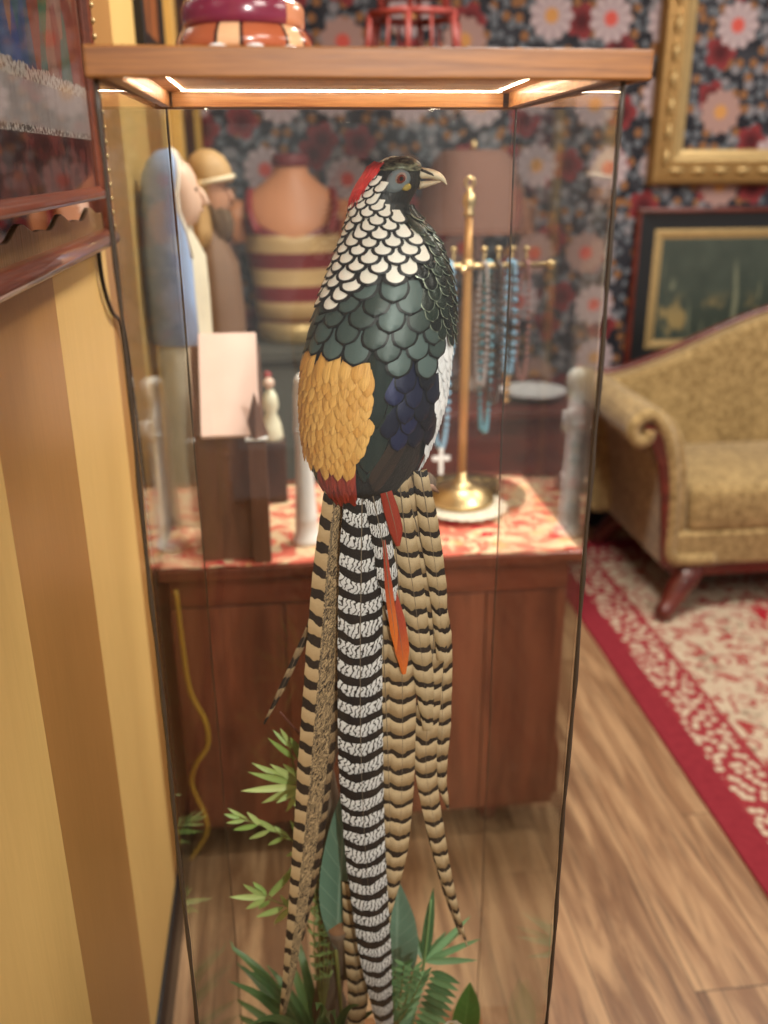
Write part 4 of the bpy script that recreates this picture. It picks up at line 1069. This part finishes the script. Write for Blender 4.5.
b = MB(); b.rings(robe_rings([(.085, .085, 0, 0), (.085, .085, .72, 0), (.075, .08, .74, 0), (.070, .075, .95, 0), (.066, .080, 1.16, 0), (.058, .076, 1.27, 0), (.030, .036, 1.33, 0), (.026, .03, 1.36, .004)], jx, jy, 0, lump=.05)); b.build('robe', plain('brown_robe', (112, 82, 60), .6), t)
face(jx + .006, jy, 1.435, 1.02, plain('tan_skin', (176, 128, 100), .5), t)
b = MB(); b.rings(robe_rings([(.012, .014, -.115, .020), (.026, .030, -.095, .018), (.034, .036, -.07, .014), (.034, .042, -.045, .008), (.022, .044, -.02, -.006), (.02, .046, .0, -.012)], jx + .004, jy, 1.435, lump=.1)); b.build('beard', plain('beard', (92, 72, 54), .8, 0, .2, .3, 60, .4), t)
b = MB(); b.rings(robe_rings([(.050, .050, .022, -.002), (.053, .053, .034, -.002), (.05, .05, .06, -.006), (.038, .04, .082, -.008), (.018, .02, .094, -.008), (.003, .003, .097, -.008)], jx + .006, jy, 1.435, lump=.02)); b.rings(robe_rings([(.030, .050, -.12, -.030), (.032, .052, -.08, -.030), (.032, .052, -.02, -.026), (.030, .050, .03, -.022)], jx + .006, jy, 1.435, lump=.05)); b.build('headscarf', plain('tan_scarf', (182, 146, 98), .6), t)
b = MB(); b.tube([(jx + .006 + .051 * math.cos(a), jy + .051 * math.sin(a), 1.435 + .026 + .010 * math.cos(a)) for a in np.linspace(0, 2 * PI, 30)], .006, 8); b.build('scarf_band', plain('scarf_cream', (224, 208, 178), .6), t)

# ---- brass stand with hanging beads
sx, sy = .395, 1.93
t = thing('doily', 'white', 'doily', (sx, sy, CT))
DO = t
g = G('lace', .8); q = g.obj(); g.col(g.mix(g.ramp(g.vor(q, 120, .4).outputs['Distance'], .25, .4), lin(240, 236, 226), lin(204, 194, 176))); lace_m = g.m
tr_ = thing('brass_tray', 'round filigree brass tray under the bead stand', 'tray', (.425, 2.0, CT))
b = MB(); b.lathe([(.128, 0), (.135, .004), (.138, .012), (.136, .014), (.130, .006), (.02, .004)], (.425, 2.0, CT), 56)
g = G('filigree', .32, .9); w_ = g.vor(g.obj(), 70, .5); g.col(g.mix(g.ramp(w_.outputs['Distance'], .2, .5), lin(196, 164, 108), lin(84, 70, 52))); b.build('plate', g.m, tr_)
DO['label'] = 'white scalloped lace doily under the brass bead stand'
R_ = [[(sx + .0 + (.100 * q_ * (1 + .03 * (q_ > .9) * math.cos(28 * a))) * math.cos(a), sy - .02 + (.100 * q_ * (1 + .03 * (q_ > .9) * math.cos(28 * a))) * math.sin(a), CT + .0165 - .001 * q_) for a in [2 * PI * k / 112 for k in range(112)]] for q_ in (.02, .5, .85, 1.0)]
b = MB(); b.rings([list(r) for r in R_], cap=False); b.build('lace_mat', lace_m, DO, solid=.002)
ST = CT + .0185
bs = thing('jewelry_stand', 'brass jewelry stand with a finial and pegged cross arms', 'jewelry stand', (sx, sy, ST))
b = MB(); b.lathe([(.072, 0), (.076, .006), (.074, .014), (.068, .017), (.066, .024), (.056, .028), (.053, .034), (.034, .040), (.020, .046), (.013, .056), (.010, .070)], (sx, sy, ST), 48); b.build('base', M['brass'], bs)
g = plain('pole_wood', (190, 140, 82), .35, .35, .5, .1)
b = MB(); b.lathe([(.0095, .06), (.0105, .3), (.0095, .55), (.0075, .625)], (sx, sy, ST), 20); b.build('pole', g, bs)
b = MB(); b.lathe([(.008, .620), (.0125, .628), (.008, .634), (.014, .650), (.012, .664), (.005, .672), (.005, .678)], (sx, sy, ST), 20); b.tube([(sx + .009 * math.sin(a), sy, ST + .688 - .010 * math.cos(a)) for a in np.linspace(0, 2 * PI, 16)], .0035, 8); b.build('finial', M['brass'], bs)
AZ = 1.297
b = MB(); b.tube([(sx - .17, sy, AZ), (sx + .175, sy, AZ)], .006, 10); b.ball((sx + .178, sy, AZ), .010); b.ball((sx - .173, sy, AZ), .010); b.ball((sx, sy, AZ), .016)
b.tube([(sx - .03, sy - .10, AZ + .001), (sx + .03, sy + .10, AZ + .001)], .005, 10); b.build('cross_arm', M['brass'], bs)
hooks = [-.14, -.105, -.065, -.03, .035, .065, .095, .125]
for hx in hooks:
    b = MB(); b.tube([(sx + hx, sy, AZ), (sx + hx, sy, AZ + .028)], .0028, 8); b.ball((sx + hx, sy, AZ + .033), .0065, 10, 8); b.build('peg', M['gilt_pale'], bs)
def beads(name, label, cat, x, y, drop, w, mat, r=.0055, pendant=None, pm=None, top=AZ + .007):
    t = thing(name, label, cat, (x, y, top), 'bead strands hanging on the brass stand')
    b = MB(); n = max(12, int(2 * drop / (r * 2.0)))
    b.v = []
    for k in range(n):
        a = 2 * PI * k / n; s_ = math.sin(a)
        zz = top - drop / 2 + drop / 2 * math.cos(a); xx = x + w * s_ * (1 - .25 * math.cos(a)) * .5
        dy = -.0135 * (1 if s_ > 0 else -1) * min(1, abs(s_) * 5) if abs(s_) > .02 else 0
        b.ball((xx, y + dy, zz), r, 8, 6)
    b.build('bead_strand', mat, t)
    if pendant == 'cross':
        z1 = top - drop; b = MB(); b.box(x - .005, x + .005, y - .022, y - .016, z1 - .058, z1 + .004); b.box(x - .020, x + .020, y - .0225, y - .0155, z1 - .026, z1 - .015); b.build('cross', pm, t, False, .001)
    if pendant == 'drop':
        z1 = top - drop; b = MB()
        for k in range(4): b.ball((x, y, z1 - .008 - .018 * k), .010 - .001 * k, 10, 7)
        b.build('drop', pm, t)
blue = plain('blue_bead', (134, 176, 206), .25, 0, .6, .15); teal = plain('teal_bead', (92, 146, 164), .25, 0, .6, .15)
dkb = plain('dark_bead', (66, 50, 46), .35, 0, .5, .2); pinkb = plain('pink_bead', (158, 104, 98), .35, 0, .5, .2); greyb = plain('grey_bead', (150, 140, 140), .35, 0, .5, .2); tanb = plain('tan_bead', (196, 150, 96), .5)
redb = plain('red_bead', (170, 60, 48), .35)
beads('bead_strand', 'light blue bead strand hanging nearest the pheasant breast, short and round', 'beads', sx - .040, sy, .20, .020, blue, .0068)
beads('rosary', 'long blue rosary with a white cross low beside the brass pole', 'rosary', sx - .052, sy, .40, .028, blue, .0068, 'cross', M['white_ceramic'])
beads('bead_strand', 'red bead strand half hidden by the pheasant tail root', 'beads', sx - .105, sy, .40, .02, redb, .005)
beads('bead_strand', 'grey bead strand first to the right of the brass pole', 'beads', sx + .035, sy, .26, .018, greyb, .005)
beads('bead_strand', 'dark brown bead strand between the grey and the turquoise ones', 'beads', sx + .065, sy, .30, .022, dkb, .006)
beads('bead_strand', 'turquoise bead strand with a tan wooden drop on the brass stand', 'beads', sx + .095, sy, .235, .014, blue, .0075, 'drop', tanb)
beads('bead_strand', 'dusky pink bead strand nearest the right end of the brass arm', 'beads', sx + .125, sy, .25, .016, pinkb, .005)
beads('bead_strand', 'teal bead strand hanging lowest behind the turquoise one', 'beads', sx + .034 / 1.0 * 0 + .018 + .045, sy + .075, .38, .016, teal, .0065, top=AZ - .001)

# ------------------------------------------------------------------ things farther back
# torso mannequin on a plinth
tx, ty = .045, 2.6
t = thing('torso_mannequin', 'headless torso mannequin in a red and gold striped top', 'mannequin', (tx * 1.27, ty * 1.27, 0)); t.scale = (1.27, 1.27, 1.27); t['_org'] = [tx, ty, .319]
tan = plain('torso_skin', (204, 138, 96), .45, 0, .4, .12, 10)
g = G('torso_bodice', .4); v = g.sep(g.obj()); zz = v[2]
band = g.math('FRACT', g.math('DIVIDE', g.math('SUBTRACT', zz, .781), .088)); c = g.mix(g.math('LESS_THAN', band, .52), g.mix(g.noise(g.obj(), 22, 3), lin(104, 26, 32), lin(134, 40, 42)), g.mix(g.noise(g.obj(), 22, 3), lin(196, 160, 108), lin(212, 180, 130)))
g.col(c); bod = g.m
def tor(ax, ay, z, oy=0., n=36): return [(tx + ax * math.cos(a), ty + oy + ay * math.sin(a), z) for a in [2 * PI * k / n for k in range(n)]]
b = MB(); b.rings([tor(.10, .075, 1.10), tor(.105, .08, 1.14), tor(.108, .082, 1.20), tor(.122, .095, 1.27), tor(.130, .10, 1.32), tor(.140, .094, 1.355), tor(.143, .082, 1.378), tor(.130, .068, 1.408), tor(.102, .058, 1.432), tor(.070, .050, 1.455), tor(.048, .044, 1.475), tor(.043, .041, 1.498), tor(.044, .042, 1.520)]); b.build('torso', tan, t)
b = MB(); b.rings([tor(.104, .079, 1.09), tor(.109, .084, 1.14), tor(.112, .086, 1.20), tor(.126, .099, 1.27), [(q[0], q[1], 1.300 + .0 + .045 * (abs(q[0] - tx) / .134) ** 1.5 + (.03 if q[1] > ty else 0) * (q[1] - ty) / .1) for q in tor(.134, .103, 0)], [(q[0], q[1], 1.316 + .066 * (abs(q[0] - tx) / .139) ** 1.5 + (.05 if q[1] > ty else 0) * (q[1] - ty) / .1) for q in tor(.141, .102, 0)]], cap=False); b.build('bodice', bod, t, solid=.004)
for s_ in (-1, 1):
    b = MB(); b.tube(smooth_pts([(tx + s_ * .13, ty, 1.40), (tx + s_ * .148, ty - .01, 1.36), (tx + s_ * .142, ty - .01, 1.30)], 10), np.interp(np.linspace(0, 1, 10), [0, .4, 1], [.02, .036, .024]), 14); b.build('arm_stump', tan, t)
    b = MB(); b.tube(smooth_pts([(tx + s_ * .095, ty - .098, 1.33), (tx + s_ * .112, ty - .072, 1.385), (tx + s_ * .110, ty, 1.430), (tx + s_ * .10, ty + .07, 1.39), (tx + s_ * .095, ty + .10, 1.33)], 20), .010, 8); b.build('strap', plain('strap_red', (140, 36, 40), .5), t)
b = MB(); b.lathe([(.048, 1.492), (.050, 1.497), (.049, 1.515), (.045, 1.522)], (tx, ty, 0), 24); b.build('collar', plain('collar_red', (110, 28, 34), .5), t)
b = MB(); b.lathe([(.10, 1.035), (.108, 1.045), (.108, 1.075), (.10, 1.09)], (tx, ty, 0), 30); b.build('base_ring', M['gilt_pale'], t)
b = MB(); b.box(tx - .15, tx + .15, ty - .15, ty + .15, .319, 1.0); b.box(tx - .165, tx + .165, ty - .165, ty + .165, 1.0, 1.035); b.build('plinth', plain('grey_plinth', (84, 82, 74), .7), t, False, .005)

# side table, lamp and dish beside the sofa
t = thing('side_table', 'dark red-brown side table beside the sofa arm', 'side table', (.72, 3.1, 0))
b = MB(); b.box(.42, 1.0, 2.86, 3.38, .70, .73); b.build('table_top', M['mahogany'], t, False, .005)
b = MB(); b.box(.45, .97, 2.89, 3.35, .50, .70); b.build('apron', M['mahogany'], t, False, .003)
for x in (.47, .95):
    for y in (2.91, 3.33): MB().lathe([(.012, 0), (.02, .02), (.018, .2), (.026, .30), (.02, .34), (.026, .40), (.026, .5)], (x, y, 0), 14).build('leg', M['mahogany'], t)
MB().box(.46, .96, 2.9, 3.34, .16, .18).build('lower_shelf', M['mahogany'], t, False, .003)
lx, ly = .665, 3.2
t = thing('table_lamp', 'table lamp with a dusky rose fabric shade behind the bead stand', 'lamp', (lx, ly, .73))
b = MB(); b.lathe([(.075, 0), (.08, .01), (.05, .03), (.03, .06), (.055, .14), (.06, .2), (.035, .3), (.015, .36), (.012, .50), (.012, .62)], (lx, ly, .73), 30); b.build('lamp_base', plain('lamp_base', (96, 72, 58), .4), t)
b = MB(); b.lathe([(.205, 1.283), (.20, 1.30), (.17, 1.42), (.135, 1.505), (.105, 1.535), (.09, 1.538)], (lx, ly, 0), 48); b.v = b.v; b.build('lamp_shade', M['lampshade'], t)
b = MB(); b.tube([(lx + .205 * math.cos(a), ly + .205 * math.sin(a), 1.284) for a in np.linspace(0, 2 * PI, 49)], .006, 6); b.build('shade_trim', plain('shade_trim', (130, 88, 74), .8), t)
b = MB(); b.lathe([(.008, 1.535), (.012, 1.55), (.006, 1.565), (.003, 1.57)], (lx, ly, 0), 14); b.build('lamp_finial', M['brass'], t)
b = MB(); b.lathe([(.03, 0), (.034, .006), (.07, .012), (.115, .03), (.117, .034), (.11, .032), (.06, .016), (.01, .012)], (.86, 3.02, .73), 36)
tag(b.build('dish', plain('white_dish', (216, 216, 220), .3), origin=(.86, 3.02, .73)), 'white shallow dish on the side table', 'dish')

# red lattice lantern hanging
lxx, lyy = .405, 2.8
t = thing('hanging_lantern', 'red lattice wooden lantern hanging above the back of the case', 'lantern', (lxx, lyy, 2.6))
b = MB()
for a in range(6):
    a0 = a * PI / 3 + .26; a1 = a0 + PI / 3; p = lambda r, q_, z: (lxx + r * math.cos(q_), lyy + r * math.sin(q_), z)
    b.tube([p(.145, a0, 1.74), p(.13, a0, 1.875)], .009, 6); b.tube([p(.145, a0, 1.74), p(.145, a1, 1.74)], .008, 6); b.tube([p(.13, a0, 1.875), p(.13, a1, 1.875)], .010, 6)
    b.tube([p(.10, a0, 1.875), p(.10, a0, 2.0)], .008, 6); b.tube([p(.10, a0, 2.0), p(.10, a1, 2.0)], .008, 6); b.tube([p(.10, a0, 1.93), p(.10, a1, 1.93)], .006, 6)
    am = (a0 + a1) / 2; b.tube([p(.125, am, 1.74), p(.113, am, 1.875)], .005, 6)
b.build('lattice_frame', M['red_lacquer'], t)
b = MB(); b.lathe([(.155, 2.0), (.158, 2.008), (.06, 2.07), (.02, 2.10), (.018, 2.12)], (lxx, lyy, 0), 6); b.build('lantern_cap', M['red_lacquer'], t, False)
b = MB(); b.tube([(lxx, lyy, 2.11), (lxx, lyy, 2.6)], .004, 6); b.build('hanging_chain', M['iron'], t)
b = MB(); b.lathe([(.125, 1.73), (.125, 1.737)], (lxx, lyy, 0), 6); b.build('lantern_floor', M['mahogany'], t, False)

# ------------------------------------------------------------------ pictures on the floral wall
t = thing('gilt_frame', 'large empty ornate gilt frame hung on the floral wallpaper', 'picture frame', (2.2, WY, 1.41))
FX0, FX1, FZ0, FZ1 = 1.425, 2.9, 1.412, 2.45
def mitre_frame(x0, x1, z0, z1, prof, Y):
    b = MB(); R_ = []
    for (ix, iz) in ((x0, z0), (x1, z0), (x1, z1), (x0, z1), (x0, z0)):
        sx_ = 1 if ix == x0 else -1; sz_ = 1 if iz == z0 else -1
        R_.append([(ix + sx_ * w, Y - h, iz + sz_ * w) for w, h in prof])
    b.rings(R_, cap=False); return b
mitre_frame(FX0, FX1, FZ0, FZ1, [(0, 0), (0, .03), (.012, .05), (.03, .052), (.04, .040), (.075, .040), (.08, .034), (.08, 0)], WY).build('outer_moulding', M['gilt'], t, False)
mitre_frame(FX0 + .08, FX1 - .08, FZ0 + .08, FZ1 - .08, [(0, 0), (0, .036), (.008, .042), (.018, .036), (.03, .026), (.046, .022), (.05, .016), (.05, 0)], WY).build('inner_moulding', M['gilt_pale'], t, False)
def orn(x, z, hor):
    b = MB()
    w, h = (.034, .014) if hor else (.014, .034)
    R_ = []
    for q_, d_ in ((1, .036), (.9, .046), (.6, .053), (.15, .057)):
        R_.append([(x + w * q_ * math.cos(a) * (1 + .12 * math.cos(6 * a)), WY - d_, z + h * q_ * math.sin(a) * (1 + .12 * math.cos(6 * a))) for a in [2 * PI * k / 24 for k in range(24)]])
    b.rings(R_); b.build('rosette', M['gilt_pale'], t)
for k in range(16): orn(FX0 + .1 + k * .09, FZ0 + .055, True)
for k in range(11): orn(FX0 + .055, FZ0 + .1 + k * .09, False)
t = thing('framed_painting', 'dark framed landscape painting with a gold inner border above the sofa', 'painting', (2.1, WY, .78))
QX0, QX1, QZ0, QZ1 = 1.40, 2.75, .70, 1.33
mitre_frame(QX0, QX1, QZ0, QZ1, [(0, 0), (0, .022), (.010, .028), (.018, .024), (.018, 0)], WY).build('rim', M['mahogany'], t, False)
mitre_frame(QX0 + .018, QX1 - .018, QZ0 + .018, QZ1 - .018, [(0, 0), (0, .02), (.03, .016), (.062, .014), (.062, 0)], WY).build('frame', plain('frame_black', (30, 33, 36), .4), t, False)
mitre_frame(QX0 + .08, QX1 - .08, QZ0 + .08, QZ1 - .08, [(0, 0), (0, .016), (.012, .018), (.036, .012), (.036, 0)], WY).build('inner_border', M['gilt_pale'], t, False)
g = G('landscape', .5); v = g.sep(g.obj()); zz = g.math('ADD', v[2], .78)
tr2 = g.noise(g.comb(g.math('MULTIPLY', v[0], 16.), g.math('MULTIPLY', zz, 2.2), 0.), 1., 3, .6, .5); nz = g.noise(g.obj(), 11, 4)
c = g.mix(nz, lin(42, 52, 48), lin(78, 88, 78)); c = g.mix(g.math('MULTIPLY', g.ramp(tr2, .54, .64), g.ramp(zz, 1.16, 1.04)), c, lin(124, 128, 106))
c = g.mix(g.math('MULTIPLY', g.ramp(nz, .5, .62), g.ramp(zz, 1.02, .90)), c, lin(150, 132, 88)); g.col(c)
MB().box(QX0 + .11, QX1 - .11, WY - .012, WY - .004, QZ0 + .11, QZ1 - .11).build('canvas', g.m, t, False)

# ------------------------------------------------------------------ rug and sofa
rg = MB().box(RX0, RX1, RY0, RY1, 0, .009).build('rug', M['rug'], smooth=False, bevel=.003)
tag(rg, 'red bordered oriental rug with a cream floral field under the sofa', 'rug')
sf = thing('sofa', 'gold damask camelback sofa with scrolled arms and carved wood legs', 'sofa', (2.1, 3.1, .009))
S0, S1 = 1.10, 3.10
def arm_profile(flip):
    pr = [(1.275, .185), (1.262, .30), (1.245, .45), (1.222, .56), (1.205, .60)]
    for k in range(13):
        a = -.9 - k * (PI * 1.25) / 12; pr.append((1.168 + .066 * math.cos(a), .690 + .066 * math.sin(a)))
    pr += [(1.225, .742), (1.27, .705), (1.305, .64), (1.328, .55), (1.338, .45), (1.345, .34), (1.36, .25), (1.40, .185)]
    return pr if not flip else [(S0 + S1 - x, z) for x, z in pr]
for fl in (0, 1):
    pr = arm_profile(fl)
    b = MB(); b.prism(pr, 2.745, 3.42); b.build('arm', M['sofa'], sf, False, .012)
    ins = [(1.268, .19), (1.256, .30), (1.240, .45), (1.218, .56), (1.200, .605), (1.168, .665), (1.155, .69), (1.168, .71), (1.19, .70), (1.226, .655), (1.256, .56), (1.272, .45), (1.282, .30), (1.30, .19)]
    if fl: ins = [(S0 + S1 - x, z) for x, z in ins]
    b = MB(); b.prism(ins, 2.728, 2.748); b.build('arm_facing', M['mahogany'], sf, False, .004)
    pp = [(1.292, .25), (1.290, .36), (1.283, .47), (1.262, .60), (1.228, .69), (1.18, .735), (1.135, .72), (1.118, .685), (1.140, .648), (1.172, .655), (1.178, .685)]
    pp = [(1.46, .215), (1.36, .215), (1.31, .225)] + pp
    if fl: pp = [(S0 + S1 - x, z) for x, z in pp]
    b = MB(); b.tube(smooth_pts([(x, 2.742, z) for x, z in pp], 60), .024, 10); b.build('arm_roll', M['sofa'], sf)
b = MB(); b.box(1.30, S0 + S1 - 1.30, 2.735, 2.80, .19, .315); b.box(1.30, S0 + S1 - 1.30, 2.8, 3.40, .19, .30); b.build('seat_rail', M['sofa'], sf, False, .015)
b = MB(); b.box(1.32, S0 + S1 - 1.32, 2.75, 3.40, .145, .19); b.build('base_rail', M['mahogany'], sf, False, .006)
for x0, x1 in ((1.352, 2.095), (2.105, S0 + S1 - 1.352)):
    b = MB(); b.box(x0, x1, 2.74, 3.27, .302, .475); b.build('seat_cushion', M['sofa'], sf, True, .035)
top_ = []
for k in range(41):
    x = 1.19 + (S0 + S1 - 2.38) * k / 40; u = abs(k / 40 - .5) * 2
    top_.append((x, .735 + .265 * (.5 + .5 * math.cos(PI * min(1, u * 1.02))) ** .8))
b = MB(); b.prism([(1.19, .19)] + top_ + [(S0 + S1 - 1.19, .19)], 3.26, 3.43); b.build('back_rest', M['sofa'], sf, False, .03)
b = MB(); b.tube([(x, 3.345, z + .004) for x, z in top_], .016, 10); b.build('crest_trim', M['mahogany'], sf)
for x, dx in ((1.40, -.13), (S0 + S1 - 1.40, .13)):
    for y, dy in ((2.79, -.10), (3.34, .06)):
        b = MB(); b.tube(smooth_pts([(x, y, .17), (x + dx * .2, y + dy * .35, .145), (x + dx * .55, y + dy * .6, .095), (x + dx * .85, y + dy * .85, .045), (x + dx * 1.1, y + dy * 1.05, .034)], 18), np.interp(np.linspace(0, 1, 18), [0, .25, .7, .9, 1], [.052, .048, .032, .034, .02]), 12); b.build('leg', M['mahogany'], sf)
